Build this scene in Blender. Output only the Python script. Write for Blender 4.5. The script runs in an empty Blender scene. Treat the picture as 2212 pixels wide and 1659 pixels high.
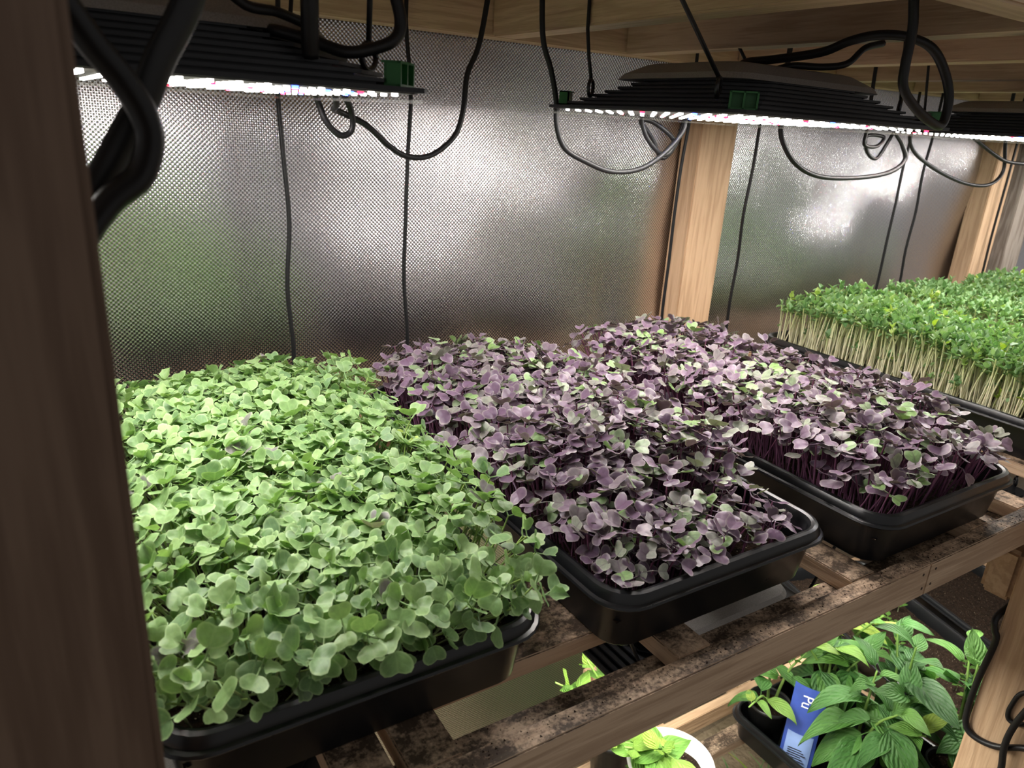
import bpy, bmesh, math, random
import numpy as np
from mathutils import Matrix, Vector
from mathutils.bvhtree import BVHTree
random.seed(7); RNG = np.random.default_rng(11)
SC = bpy.context.scene
COL = SC.collection
R = math.radians

# ------------------------------------------------------------------ camera
cd = bpy.data.cameras.new('camera'); cam = bpy.data.objects.new('camera', cd); COL.objects.link(cam)
cd.sensor_fit = 'HORIZONTAL'; cd.sensor_width = 36.0; cd.lens = 36.0 * 1593.09 / 2212; cd.clip_start = 0.01
_r = Vector((0.84724788, -0.52789864, 0.05911061)); _u = Vector((0.13007231, 0.31406412, 0.94044932)); _f = Vector((0.51502644, 0.78910504, -0.33475515))
CAM = Vector((-0.33963521, -0.35126835, 0.40920961))
cam.matrix_world = Matrix(((_r.x, _u.x, -_f.x, CAM.x), (_r.y, _u.y, -_f.y, CAM.y), (_r.z, _u.z, -_f.z, CAM.z), (0, 0, 0, 1)))
cd.dof.use_dof = True; cd.dof.focus_distance = 0.80; cd.dof.aperture_fstop = 12.0
SC.camera = cam

# ------------------------------------------------------------------ world and exposure
w = bpy.data.worlds.new('world'); SC.world = w; w.use_nodes = True
bg = w.node_tree.nodes['Background']; bg.inputs[0].default_value = (1.0, 0.96, 0.93, 1); bg.inputs[1].default_value = 0.22
SC.view_settings.view_transform = 'Standard'; SC.view_settings.look = 'None'
SC.view_settings.exposure = 0.40; SC.view_settings.gamma = 1.0; SC.view_settings.use_curve_mapping = False
SC.cycles.max_bounces = 8; SC.cycles.diffuse_bounces = 4; SC.cycles.glossy_bounces = 4
SC.cycles.transmission_bounces = 4; SC.cycles.transparent_max_bounces = 12
SC.cycles.caustics_reflective = True; SC.cycles.caustics_refractive = False
SC.cycles.sample_clamp_indirect = 6.0; SC.cycles.use_light_tree = True

LED_STRENGTH = 520.0
LOWER_STRENGTH = 470.0

# ------------------------------------------------------------------ materials
def nodes_of(name):
    m = bpy.data.materials.new(name); m.use_nodes = True
    nt = m.node_tree; nt.nodes.clear()
    out = nt.nodes.new('ShaderNodeOutputMaterial')
    return m, nt, out

def N(nt, kind, **kw):
    n = nt.nodes.new(kind)
    for k, v in kw.items():
        if k.startswith('i_'):
            n.inputs[k[2:].replace('_', ' ')].default_value = v
        else:
            setattr(n, k, v)
    return n

def math_n(nt, op, a, b=None, c=None):
    n = nt.nodes.new('ShaderNodeMath'); n.operation = op
    for i, v in enumerate((a, b, c)):
        if v is None: continue
        if isinstance(v, (int, float)): n.inputs[i].default_value = v
        else: nt.links.new(v, n.inputs[i])
    return n.outputs[0]

def mix_c(nt, fac, a, b, blend='MIX'):
    n = nt.nodes.new('ShaderNodeMix'); n.data_type = 'RGBA'; n.blend_type = blend
    for s, v in ((n.inputs[0], fac), (n.inputs[6], a), (n.inputs[7], b)):
        if isinstance(v, (int, float)): s.default_value = v
        elif isinstance(v, tuple): s.default_value = (v + (1,))[:4]
        else: nt.links.new(v, s)
    return n.outputs[2]

def ramp(nt, fac, stops, interp='LINEAR'):
    n = nt.nodes.new('ShaderNodeValToRGB'); n.color_ramp.interpolation = interp
    e = n.color_ramp.elements
    while len(e) < len(stops): e.new(0.5)
    for el, (p, c) in zip(e, stops):
        el.position = p; el.color = (c + (1,))[:4] if isinstance(c, tuple) else (c, c, c, 1)
    nt.links.new(fac, n.inputs[0])
    return n.outputs[0]

def principled(nt, out, base, rough=0.5, metal=0.0, bump=None, bump_d=0.001, spec=0.5, bump_s=1.0):
    p = nt.nodes.new('ShaderNodeBsdfPrincipled')
    for s, v in (('Base Color', base), ('Roughness', rough), ('Metallic', metal), ('Specular IOR Level', spec)):
        if isinstance(v, (int, float)): p.inputs[s].default_value = v
        elif isinstance(v, tuple): p.inputs[s].default_value = (v + (1,))[:4]
        else: nt.links.new(v, p.inputs[s])
    if bump is not None:
        b = nt.nodes.new('ShaderNodeBump'); b.inputs['Distance'].default_value = bump_d; b.inputs['Strength'].default_value = bump_s
        nt.links.new(bump, b.inputs['Height']); nt.links.new(b.outputs[0], p.inputs['Normal'])
    if out is not None: nt.links.new(p.outputs[0], out.inputs[0])
    return p

def noise(nt, vec, scale, detail=4, rough=0.55):
    n = N(nt, 'ShaderNodeTexNoise'); n.inputs['Scale'].default_value = scale; n.inputs['Detail'].default_value = detail; n.inputs['Roughness'].default_value = rough
    if vec is not None: nt.links.new(vec, n.inputs['Vector'])
    return n.outputs[0]

def coords(nt, scale=(1, 1, 1), jitter=True):
    tc = N(nt, 'ShaderNodeTexCoord'); mp = N(nt, 'ShaderNodeMapping'); mp.inputs['Scale'].default_value = scale
    nt.links.new(tc.outputs['Object'], mp.inputs[0])
    if jitter:
        oi = N(nt, 'ShaderNodeObjectInfo'); k = math_n(nt, 'MULTIPLY', oi.outputs['Random'], 37.0)
        cb = N(nt, 'ShaderNodeCombineXYZ')
        for i in range(3): nt.links.new(k, cb.inputs[i])
        nt.links.new(cb.outputs[0], mp.inputs['Location'])
    return mp.outputs[0]

def mat_wood(name, axis, light, dark, dirt_shade=0.0, rough=0.62):
    m, nt, out = nodes_of(name)
    s = [22.0, 22.0, 22.0]; s[axis] = 1.6
    v = coords(nt, tuple(s))
    g = noise(nt, v, 1.0, 5, 0.6)
    s2 = [150.0, 150.0, 150.0]; s2[axis] = 5.0
    fine = noise(nt, coords(nt, tuple(s2)), 1.0, 3, 0.6)
    rings = math_n(nt, 'SINE', math_n(nt, 'MULTIPLY', g, 46.0))
    f = math_n(nt, 'ADD', math_n(nt, 'MULTIPLY', rings, 0.16), math_n(nt, 'MULTIPLY', fine, 0.5))
    f = math_n(nt, 'ADD', f, math_n(nt, 'MULTIPLY', g, 0.35))
    c = ramp(nt, f, [(0.12, dark), (0.62, light)])
    # knots
    ks = [9.0, 9.0, 9.0]; ks[axis] = 3.2
    vo = N(nt, 'ShaderNodeTexVoronoi'); vo.inputs['Scale'].default_value = 1.0
    nt.links.new(coords(nt, tuple(ks)), vo.inputs['Vector'])
    kn = ramp(nt, vo.outputs['Distance'], [(0.05, 1.0), (0.13, 0.0)])
    c = mix_c(nt, math_n(nt, 'MULTIPLY', kn, 0.75), c, tuple(x * 0.35 for x in dark))
    oi = N(nt, 'ShaderNodeObjectInfo')
    c = mix_c(nt, 1.0, c, ramp(nt, oi.outputs['Random'], [(0, (0.86, 0.86, 0.86)), (1, (1.08, 1.04, 1.0))]), 'MULTIPLY')
    if dirt_shade:  # soil stains on top faces, thickened to paint in the trays' shade
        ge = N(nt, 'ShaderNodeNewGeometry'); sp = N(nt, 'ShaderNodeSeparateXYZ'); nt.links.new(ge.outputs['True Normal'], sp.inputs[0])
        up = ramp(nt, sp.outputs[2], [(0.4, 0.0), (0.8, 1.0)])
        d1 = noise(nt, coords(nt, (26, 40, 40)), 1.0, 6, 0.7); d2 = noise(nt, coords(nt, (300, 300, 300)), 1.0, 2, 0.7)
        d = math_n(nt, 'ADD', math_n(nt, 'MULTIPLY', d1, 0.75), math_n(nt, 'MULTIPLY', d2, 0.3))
        mk = math_n(nt, 'MULTIPLY', ramp(nt, d, [(0.42, 0.0), (0.58, 1.0)]), math_n(nt, 'MULTIPLY', up, dirt_shade))
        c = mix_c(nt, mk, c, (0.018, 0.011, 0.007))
    principled(nt, out, c, rough, bump=math_n(nt, 'ADD', fine, math_n(nt, 'MULTIPLY', rings, 0.3)), bump_d=0.0006, spec=0.25)
    return m

PL, PD = (0.60, 0.42, 0.27), (0.42, 0.275, 0.165)
WOODJ = {a: mat_wood('grey_pine_' + 'xyz'[a], a, (0.56, 0.43, 0.30), (0.40, 0.29, 0.195)) for a in range(2)}
WOOD = {a: mat_wood('pine_' + 'xyz'[a], a, PL, PD) for a in range(3)}
WOODD = {a: mat_wood('soiled_shaded_pine_' + 'xyz'[a], a, (0.60, 0.45, 0.32), (0.38, 0.265, 0.18), dirt_shade=0.9) for a in range(2)}
WOODP = mat_wood('shade_darkened_post', 2, (0.15, 0.102, 0.074), (0.09, 0.056, 0.039))  # near post's shade is put into this darker wood colour
WOODW = mat_wood('weathered_wood', 2, (0.34, 0.30, 0.26), (0.15, 0.115, 0.09))

def mat_plain(name, col, rough=0.5, metal=0.0, spec=0.5, n_scale=None, n_amt=0.25, bump_d=0.0):
    m, nt, out = nodes_of(name)
    if n_scale:
        nz = noise(nt, coords(nt), n_scale, 5, 0.6)
        c = mix_c(nt, nz, tuple(x * (1 - n_amt) for x in col), tuple(min(1, x * (1 + n_amt)) for x in col))
        principled(nt, out, c, rough, metal, nz if bump_d else None, bump_d or 0.001, spec)
    else:
        nz = noise(nt, coords(nt), 90, 3)
        r2 = math_n(nt, 'ADD', math_n(nt, 'MULTIPLY', nz, 0.16), rough - 0.08)
        principled(nt, out, col, r2, metal, spec=spec)
    return m

M_TRAY = mat_plain('black_tray_plastic', (0.006, 0.0065, 0.0075), 0.31, spec=0.45)
M_CABLE = mat_plain('black_cable_rubber', (0.008, 0.008, 0.009), 0.45, spec=0.35)
M_SINK = mat_plain('black_anodised_metal', (0.013, 0.014, 0.017), 0.42, 0.3)
M_COVER = mat_plain('grey_powder_coat', (0.25, 0.24, 0.23), 0.6, n_scale=900, n_amt=0.6)
M_GREEN = mat_plain('green_anodised_metal', (0.02, 0.13, 0.03), 0.4, 0.2)
M_BOARD = mat_plain('white_circuit_board', (0.05, 0.05, 0.05), 0.6)
M_WHITE = mat_plain('white_plastic', (0.80, 0.79, 0.76), 0.45, n_scale=60, n_amt=0.06)
M_GALV = mat_plain('steel_ring', (0.05, 0.05, 0.055), 0.35, 0.8)
M_NAIL = mat_plain('dark_nail', (0.03, 0.02, 0.015), 0.6)
M_BLUE = mat_plain('blue_label_film', (0.045, 0.085, 0.36), 0.35, n_scale=30, n_amt=0.35)
M_LBLUE = mat_plain('pale_blue_label_film', (0.25, 0.36, 0.66), 0.4, n_scale=25, n_amt=0.3)
M_INK = mat_plain('black_ink', (0.02, 0.02, 0.03), 0.6)
M_PRINT = mat_plain('white_print', (0.85, 0.87, 0.9), 0.5)
M_POTBLK = mat_plain('black_pot_plastic', (0.015, 0.015, 0.016), 0.4)
M_LTOOTH = mat_plain('yellow_flower', (0.75, 0.62, 0.20), 0.6)
M_PEPPERFRUIT = mat_plain('green_fruit', (0.06, 0.16, 0.02), 0.25)

def mat_soil(name, c1=(0.045, 0.027, 0.017), c2=(0.012, 0.008, 0.006)):
    m, nt, out = nodes_of(name)
    n1 = noise(nt, coords(nt, jitter=False), 160, 6, 0.7); n2 = N(nt, 'ShaderNodeTexVoronoi'); n2.inputs['Scale'].default_value = 240
    nt.links.new(coords(nt, jitter=False), n2.inputs['Vector'])
    c = mix_c(nt, ramp(nt, n1, [(0.35, 0.0), (0.7, 1.0)]), c2, c1)
    sp = noise(nt, coords(nt, jitter=False), 420, 2)
    c = mix_c(nt, ramp(nt, sp, [(0.68, 0.0), (0.73, 1.0)]), c, (0.5, 0.42, 0.30))
    principled(nt, out, c, 0.95, bump=math_n(nt, 'ADD', n1, n2.outputs['Distance']), bump_d=0.004, spec=0.1)
    return m
M_SOIL = mat_soil('potting_soil')

def mat_emit(name, col, s):
    m, nt, out = nodes_of(name)
    e = N(nt, 'ShaderNodeEmission'); e.inputs[0].default_value = col + (1,); e.inputs[1].default_value = s
    nt.links.new(e.outputs[0], out.inputs[0])
    return m
M_LEDW = mat_emit('led_white', (1.0, 0.95, 0.90), LED_STRENGTH)
M_LEDR = mat_emit('led_red', (1.0, 0.02, 0.04), LED_STRENGTH * 0.5)
M_LEDB = mat_emit('led_blue', (0.04, 0.08, 1.0), LED_STRENGTH * 0.7)
M_LEDWS = mat_emit('led_white_side', (1.0, 0.95, 0.90), 16.0)
M_LEDRS = mat_emit('led_red_side', (1.0, 0.02, 0.05), 7.0)
M_LEDBS = mat_emit('led_blue_side', (0.05, 0.10, 1.0), 9.0)
M_LEDL = mat_emit('led_lower', (1.0, 0.95, 0.88), LOWER_STRENGTH)

def mat_acrylic():
    m, nt, out = nodes_of('clear_acrylic')
    t = N(nt, 'ShaderNodeBsdfTransparent'); t.inputs[0].default_value = (0.93, 0.94, 0.93, 1)
    p = principled(nt, None, (0.55, 0.53, 0.46), 0.25)
    mx = N(nt, 'ShaderNodeMixShader'); mx.inputs[0].default_value = 0.05
    nt.links.new(t.outputs[0], mx.inputs[1]); nt.links.new(p.outputs[0], mx.inputs[2]); nt.links.new(mx.outputs[0], out.inputs[0])
    return m
M_ACRYL = mat_acrylic()

def mat_mylar():
    m, nt, out = nodes_of('reflective_woven_film')
    tc = N(nt, 'ShaderNodeTexCoord'); sp = N(nt, 'ShaderNodeSeparateXYZ'); nt.links.new(tc.outputs['Object'], sp.inputs[0])
    k = 2 * math.pi / 0.0056
    a = math_n(nt, 'SINE', math_n(nt, 'MULTIPLY', sp.outputs[0], k))
    b = math_n(nt, 'SINE', math_n(nt, 'MULTIPLY', sp.outputs[2], k))
    wv = math_n(nt, 'MULTIPLY', a, b)
    c = ramp(nt, math_n(nt, 'MULTIPLY_ADD', wv, 0.5, 0.5), [(0.25, (0.34, 0.33, 0.34)), (0.75, (0.90, 0.89, 0.91))])
    lo = noise(nt, coords(nt, (2.2, 2.2, 2.2), False), 1.0, 3)
    rg = ramp(nt, lo, [(0.3, 0.17), (0.7, 0.26)])
    principled(nt, out, c, rg, 1.0, bump=wv, bump_d=0.0004, bump_s=0.5)
    return m
M_MYLAR = mat_mylar()

def mat_leaf(name, stops, margin, margin_amt, vein, vein_amt, trans, rough=0.45, src='OBJ', interp='LINEAR', quilt=0.0, spec=0.4, vfreq=26.0):
    m, nt, out = nodes_of(name)
    if src == 'OBJ':
        oi = N(nt, 'ShaderNodeObjectInfo'); sp = N(nt, 'ShaderNodeSeparateColor'); nt.links.new(oi.outputs['Color'], sp.inputs[0]); tone = sp.outputs[0]
    else:
        at = N(nt, 'ShaderNodeAttribute'); at.attribute_name = 'tone'; tone = at.outputs['Fac']
    ed = N(nt, 'ShaderNodeAttribute'); ed.attribute_name = 'edge'
    lv = N(nt, 'ShaderNodeAttribute'); lv.attribute_name = 'luv'
    xy = N(nt, 'ShaderNodeSeparateXYZ'); nt.links.new(lv.outputs['Vector'], xy.inputs[0])
    c = ramp(nt, tone, stops, interp)
    nz = noise(nt, lv.outputs['Vector'], 2.2, 3)
    c = mix_c(nt, 0.55, c, ramp(nt, nz, [(0.3, (0.72, 0.72, 0.72)), (0.7, (1.2, 1.2, 1.2))]), 'MULTIPLY')
    ax = math_n(nt, 'ABSOLUTE', xy.outputs[0])
    rib = ramp(nt, ax, [(0.03, 1.0), (0.10, 0.0)])
    side = math_n(nt, 'SINE', math_n(nt, 'MULTIPLY', math_n(nt, 'SUBTRACT', xy.outputs[1], math_n(nt, 'MULTIPLY', ax, 0.55)), vfreq))
    sv = ramp(nt, side, [(0.86, 0.0), (0.98, 1.0)])
    vn = math_n(nt, 'MAXIMUM', rib, math_n(nt, 'MULTIPLY', sv, 0.6))
    c = mix_c(nt, math_n(nt, 'MULTIPLY', vn, vein_amt), c, vein)
    eg = ramp(nt, ed.outputs['Fac'], [(0.80, 0.0), (1.0, 1.0)])
    c = mix_c(nt, math_n(nt, 'MULTIPLY', eg, margin_amt), c, margin)
    bump = None
    if quilt: bump = math_n(nt, 'ADD', side, math_n(nt, 'MULTIPLY', noise(nt, lv.outputs['Vector'], 7, 4), 6.0))
    p = principled(nt, None, c, rough, spec=spec, bump=bump, bump_d=quilt or 0.001)
    t = N(nt, 'ShaderNodeBsdfTranslucent'); nt.links.new(mix_c(nt, 1.0, c, (1.0, 1.15, 0.55), 'MULTIPLY'), t.inputs[0])
    mx = N(nt, 'ShaderNodeMixShader'); mx.inputs[0].default_value = trans
    nt.links.new(p.outputs[0], mx.inputs[1]); nt.links.new(t.outputs[0], mx.inputs[2]); nt.links.new(mx.outputs[0], out.inputs[0])
    return m

KALE = [(0.0, (0.20, 0.17, 0.19)), (0.014, (0.22, 0.22, 0.20)), (0.022, (0.13, 0.235, 0.10)), (0.45, (0.19, 0.32, 0.115)), (0.8, (0.235, 0.375, 0.145)), (0.992, (0.28, 0.415, 0.165)), (1.0, (0.52, 0.60, 0.02))]
RADI = [(0.0, (0.20, 0.34, 0.10)), (0.07, (0.24, 0.36, 0.17)), (0.13, (0.25, 0.28, 0.21)), (0.25, (0.20, 0.18, 0.18)), (0.45, (0.19, 0.125, 0.185)), (0.8, (0.135, 0.082, 0.135)), (1.0, (0.075, 0.048, 0.075))]
PEAL = [(0.0, (0.11, 0.24, 0.085)), (0.5, (0.185, 0.315, 0.145)), (0.95, (0.26, 0.40, 0.17)), (1.0, (0.40, 0.52, 0.05))]
KP = dict(margin=(0.42, 0.56, 0.28), margin_amt=0.55, vein=(0.32, 0.46, 0.20), vein_amt=0.25, trans=0.28)
RP = dict(margin=(0.36, 0.33, 0.31), margin_amt=0.55, vein=(0.10, 0.05, 0.09), vein_amt=0.45, trans=0.15, rough=0.38)
PP = dict(margin=(0.38, 0.55, 0.20), margin_amt=0.5, vein=(0.34, 0.52, 0.2), vein_amt=0.3, trans=0.3)
M_KALE = {s: mat_leaf('kale_leaf_' + s, KALE, src=s, **KP) for s in ('OBJ', 'ATT')}
M_RADI = {s: mat_leaf('radish_leaf_' + s, RADI, src=s, **RP) for s in ('OBJ', 'ATT')}
M_PEA = {s: mat_leaf('pea_leaf_' + s, PEAL, src=s, **PP) for s in ('OBJ', 'ATT')}
M_PEPPER = mat_leaf('pepper_leaf', [(0.0, (0.035, 0.105, 0.03)), (0.5, (0.07, 0.20, 0.045)), (0.85, (0.15, 0.33, 0.06)), (1.0, (0.30, 0.42, 0.07))], (0.2, 0.36, 0.12), 0.2, (0.20, 0.33, 0.12), 0.14, 0.2, rough=0.40, quilt=0.0007, spec=0.45, vfreq=38.0)
M_BASIL = mat_leaf('basil_leaf', [(0.0, (0.08, 0.21, 0.04)), (0.5, (0.15, 0.34, 0.055)), (1.0, (0.30, 0.46, 0.07))], (0.3, 0.5, 0.1), 0.2, (0.34, 0.52, 0.14), 0.35, 0.28, rough=0.42, quilt=0.0006, spec=0.4, vfreq=34.0)

def mat_stem(name, lo, hi, rough=0.5, trans=0.2, p0=0.3, p1=0.9):
    m, nt, out = nodes_of(name)
    ed = N(nt, 'ShaderNodeAttribute'); ed.attribute_name = 'edge'
    c = ramp(nt, ed.outputs['Fac'], [(p0, lo), (p1, hi)])
    p = principled(nt, None, c, rough, spec=0.35)
    t = N(nt, 'ShaderNodeBsdfTranslucent'); nt.links.new(c, t.inputs[0])
    mx = N(nt, 'ShaderNodeMixShader'); mx.inputs[0].default_value = trans
    nt.links.new(p.outputs[0], mx.inputs[1]); nt.links.new(t.outputs[0], mx.inputs[2]); nt.links.new(mx.outputs[0], out.inputs[0])
    return m
M_KSTEM = mat_stem('kale_stem', (0.55, 0.60, 0.38), (0.26, 0.38, 0.10))
M_RSTEM = mat_stem('radish_stem', (0.30, 0.13, 0.23), (0.20, 0.07, 0.13))
M_PSTEM = mat_stem('pea_stem', (0.86, 0.84, 0.60), (0.52, 0.62, 0.24), trans=0.3, p0=0.45, p1=1.0)
M_WSTEM = mat_stem('green_stem', (0.16, 0.26, 0.06), (0.22, 0.38, 0.08))
M_SEED = mat_plain('pea_seed_skin', (0.55, 0.46, 0.27), 0.6, n_scale=200, n_amt=0.2)

# ------------------------------------------------------------------ geometry helpers
def tag(o, label=None, cat=None, group=None, kind=None):
    if label: o['label'] = label
    if cat: o['category'] = cat
    if group: o['group'] = group
    if kind: o['kind'] = kind
    return o

def empty(name, loc=(0, 0, 0), rz=0.0):
    o = bpy.data.objects.new(name, None); COL.objects.link(o)
    o.location = loc; o.rotation_euler = (0, 0, rz); o.empty_display_size = 0.02
    return o

def obj(name, me, parent=None, mat=None):
    o = bpy.data.objects.new(name, me); COL.objects.link(o)
    if mat is not None and not me.materials: me.materials.append(mat)
    if parent is not None: o.parent = parent
    return o

def mesh(name, verts, faces, mats=(), smooth=False, midx=None, attrs=None):
    me = bpy.data.meshes.new(name)
    me.from_pydata([tuple(v) for v in verts] if not isinstance(verts, np.ndarray) else verts.tolist(), [], faces)
    for m in mats: me.materials.append(m)
    if smooth: me.polygons.foreach_set('use_smooth', np.ones(len(me.polygons), dtype=bool))
    if midx is not None: me.polygons.foreach_set('material_index', np.asarray(midx, dtype=np.int32))
    for k, a in (attrs or {}).items():
        a = np.asarray(a, dtype=np.float32)
        if a.ndim == 1:
            at = me.attributes.new(k, 'FLOAT', 'POINT'); at.data.foreach_set('value', a)
        else:
            at = me.attributes.new(k, 'FLOAT_VECTOR', 'POINT'); at.data.foreach_set('vector', a.ravel())
    me.update()
    return me

BOXF = [(0, 3, 2, 1), (4, 5, 6, 7), (0, 1, 5, 4), (1, 2, 6, 5), (2, 3, 7, 6), (3, 0, 4, 7)]
def box_vf(x0, x1, y0, y1, z0, z1):
    return [(x0, y0, z0), (x1, y0, z0), (x1, y1, z0), (x0, y1, z0), (x0, y0, z1), (x1, y0, z1), (x1, y1, z1), (x0, y1, z1)], BOXF

def board(name, x0, x1, y0, y1, z0, z1, mat, parent, bev=0.0018, tilt=(0, 0, 0)):
    c = Vector(((x0 + x1) / 2, (y0 + y1) / 2, (z0 + z1) / 2))
    v, f = box_vf(x0 - c.x, x1 - c.x, y0 - c.y, y1 - c.y, z0 - c.z, z1 - c.z)
    bm = bmesh.new(); vs = [bm.verts.new(p) for p in v]
    for q in f: bm.faces.new([vs[i] for i in q])
    bmesh.ops.bevel(bm, geom=list(bm.edges), offset=bev, segments=2, affect='EDGES')
    me = bpy.data.meshes.new(name); bm.to_mesh(me); bm.free()
    o = obj(name, me, parent, mat); o.location = c; o.rotation_euler = tilt
    return o

def catmull(pts, sub=6):
    P = [Vector(p) for p in pts]
    P = [P[0] * 2 - P[1]] + P + [P[-1] * 2 - P[-2]]
    out = []
    for i in range(1, len(P) - 2):
        for k in range(sub):
            t = k / sub
            a, b, c, d = P[i - 1], P[i], P[i + 1], P[i + 2]
            out.append(0.5 * ((2 * b) + (c - a) * t + (2 * a - 5 * b + 4 * c - d) * t * t + (3 * b - a - 3 * c + d) * t ** 3))
    out.append(P[-2])
    return out

def tube_vf(path, rad, seg=8, caps=True, flat=1.0):
    n = len(path); V = []; F = []
    up = Vector((0.31, 0.2, 0.93)).normalized(); prev = None
    for i, p in enumerate(path):
        t = (path[min(i + 1, n - 1)] - path[max(i - 1, 0)]).normalized()
        if prev is None:
            s = t.cross(up)
            if s.length < 1e-3: s = t.cross(Vector((1, 0, 0)))
        else: s = prev - t * prev.dot(t)
        s.normalize(); prev = s; q = t.cross(s)
        r = rad(i / (n - 1)) if callable(rad) else rad
        for k in range(seg):
            a = 2 * math.pi * k / seg
            V.append(p + s * (r * math.cos(a)) + q * (r * flat * math.sin(a)))
    for i in range(n - 1):
        for k in range(seg):
            F.append((i * seg + k, i * seg + (k + 1) % seg, (i + 1) * seg + (k + 1) % seg, (i + 1) * seg + k))
    if caps:
        F.append(tuple(range(seg))[::-1]); F.append(tuple((n - 1) * seg + k for k in range(seg)))
    return V, F

def tube(name, pts, rad, mat, parent=None, seg=8, sub=6, flat=1.0):
    v, f = tube_vf(catmull(pts, sub), rad, seg, flat=flat)
    return obj(name, mesh(name, v, f, (mat,), True), parent)

def lathe_vf(prof, seg=32):
    V = []; F = []
    for r, z in prof:
        for k in range(seg):
            a = 2 * math.pi * k / seg; V.append((r * math.cos(a), r * math.sin(a), z))
    for i in range(len(prof) - 1):
        for k in range(seg):
            F.append((i * seg + k, i * seg + (k + 1) % seg, (i + 1) * seg + (k + 1) % seg, (i + 1) * seg + k))
    F.append(tuple(range(seg))[::-1])
    F.append(tuple((len(prof) - 1) * seg + k for k in range(seg)))
    return V, F

def rrect(x0, x1, y0, y1, r, z, cs=6):
    pts = []
    for cx, cy, a0 in ((x1 - r, y1 - r, 0), (x0 + r, y1 - r, 90), (x0 + r, y0 + r, 180), (x1 - r, y0 + r, 270)):
        for k in range(cs + 1):
            a = R(a0 + 90 * k / cs); pts.append((cx + r * math.cos(a), cy + r * math.sin(a), z))
    return pts

def loft_vf(rings, cap0=True, cap1=True):
    n = len(rings[0]); V = [p for rg in rings for p in rg]; F = []
    for i in range(len(rings) - 1):
        for k in range(n):
            F.append((i * n + k, i * n + (k + 1) % n, (i + 1) * n + (k + 1) % n, (i + 1) * n + k))
    if cap0: F.append(tuple(range(n))[::-1])
    if cap1: F.append(tuple((len(rings) - 1) * n + k for k in range(n)))
    return V, F

# ------------------------------------------------------------------ the setting
def make_wall():
    nx, nz = 220, 90; X = np.linspace(-1.6, 3.4, nx); Z = np.linspace(-1.15, 0.80, nz)
    gx, gz = np.meshgrid(X, Z)
    d = 0.0030 * np.sin(gx * 7.1 + 1.3 * np.sin(gz * 4.0)) + 0.0062 * np.sin(gz * 9.0 + gx * 2.3 + 1.2 * np.sin(gx * 3.7)) + 0.0022 * np.sin(gz * 17.0 - gx * 6.1) + 0.0016 * np.sin(gx * 17 + gz * 9.0 + 1.0)
    d += 0.0011 * np.sin(gx * 31 - gz * 5 + 2.0) + 0.0008 * np.sin(gx * 12 + gz * 37)
    for x0, a in ((-0.10, 0.004), (0.055, 0.003), (0.52, 0.003), (0.90, 0.003), (1.02, 0.0025)):
        d += -a * np.exp(-((gx - x0 - 0.01 * np.sin(gz * 5)) / 0.007) ** 2)
    for x0, z0, s, a in ((0.50, 0.34, 0.05, 0.006), (1.02, 0.33, 0.05, 0.006), (-0.02, 0.38, 0.07, 0.006)):
        d += a * np.exp(-(((gx - x0) / s) ** 2 + ((gz - z0) / s) ** 2))
    V = np.stack([gx.ravel(), 0.674 - d.ravel() - 0.002, gz.ravel()], 1)
    F = [(j * nx + i, j * nx + i + 1, (j + 1) * nx + i + 1, (j + 1) * nx + i) for j in range(nz - 1) for i in range(nx - 1)]
    o = obj('wall_back', mesh('wall_back', V, F, (M_MYLAR,), True)); tag(o, kind='structure')
    return o
wall = make_wall()
for x0, wd, m in ((0.655, 0.089, WOOD[2]), (1.68, 0.089, WOOD[2]), (1.84, 0.089, WOODW)):
    board('stud', x0, x0 + wd, 0.622, 0.670, -1.15, 0.518, m, wall)

def make_floor():
    m, nt, out = nodes_of('weedy_ground')
    n1 = noise(nt, coords(nt, jitter=False), 5, 5); n2 = noise(nt, coords(nt, jitter=False), 60, 4)
    c = mix_c(nt, ramp(nt, n1, [(0.4, 0.0), (0.6, 1.0)]), (0.42, 0.33, 0.22), (0.34, 0.27, 0.17))
    c = mix_c(nt, math_n(nt, 'MULTIPLY', n2, 0.6), c, (0.20, 0.16, 0.10))
    principled(nt, out, c, 0.95, bump=n2, bump_d=0.02, spec=0.1)
    n = 40; X = np.linspace(-3.0, 4.5, n); Y = np.linspace(-3.0, 0.70, n); gx, gy = np.meshgrid(X, Y)
    gz = -1.15 + 0.012 * np.sin(gx * 5) * np.cos(gy * 6)
    V = np.stack([gx.ravel(), gy.ravel(), gz.ravel()], 1)
    F = [(j * n + i, j * n + i + 1, (j + 1) * n + i + 1, (j + 1) * n + i) for j in range(n - 1) for i in range(n - 1)]
    o = obj('floor', mesh('floor', V, F, (m,), True)); tag(o, kind='structure')
make_floor()

# ------------------------------------------------------------------ wooden rack
rack = empty('shelf_rack', (0.15, 0.3, -1.15)); tag(rack, 'pine shelf rack of posts, slatted shelves and overhead joists', 'shelf rack')
rack_inv = Matrix.Translation((-0.15, -0.3, 1.15))
def rboard(name, *a, **k):
    o = board(name, *a, rack, **k); o.location = rack_inv @ o.location
    return o
# posts (2x4, wide face along y)
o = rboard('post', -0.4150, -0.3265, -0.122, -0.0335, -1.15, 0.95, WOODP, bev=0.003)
o = rboard('post', 0.634, 0.672, -0.122, -0.0335, -1.15, 0.95, WOOD[2], bev=0.003)
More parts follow.
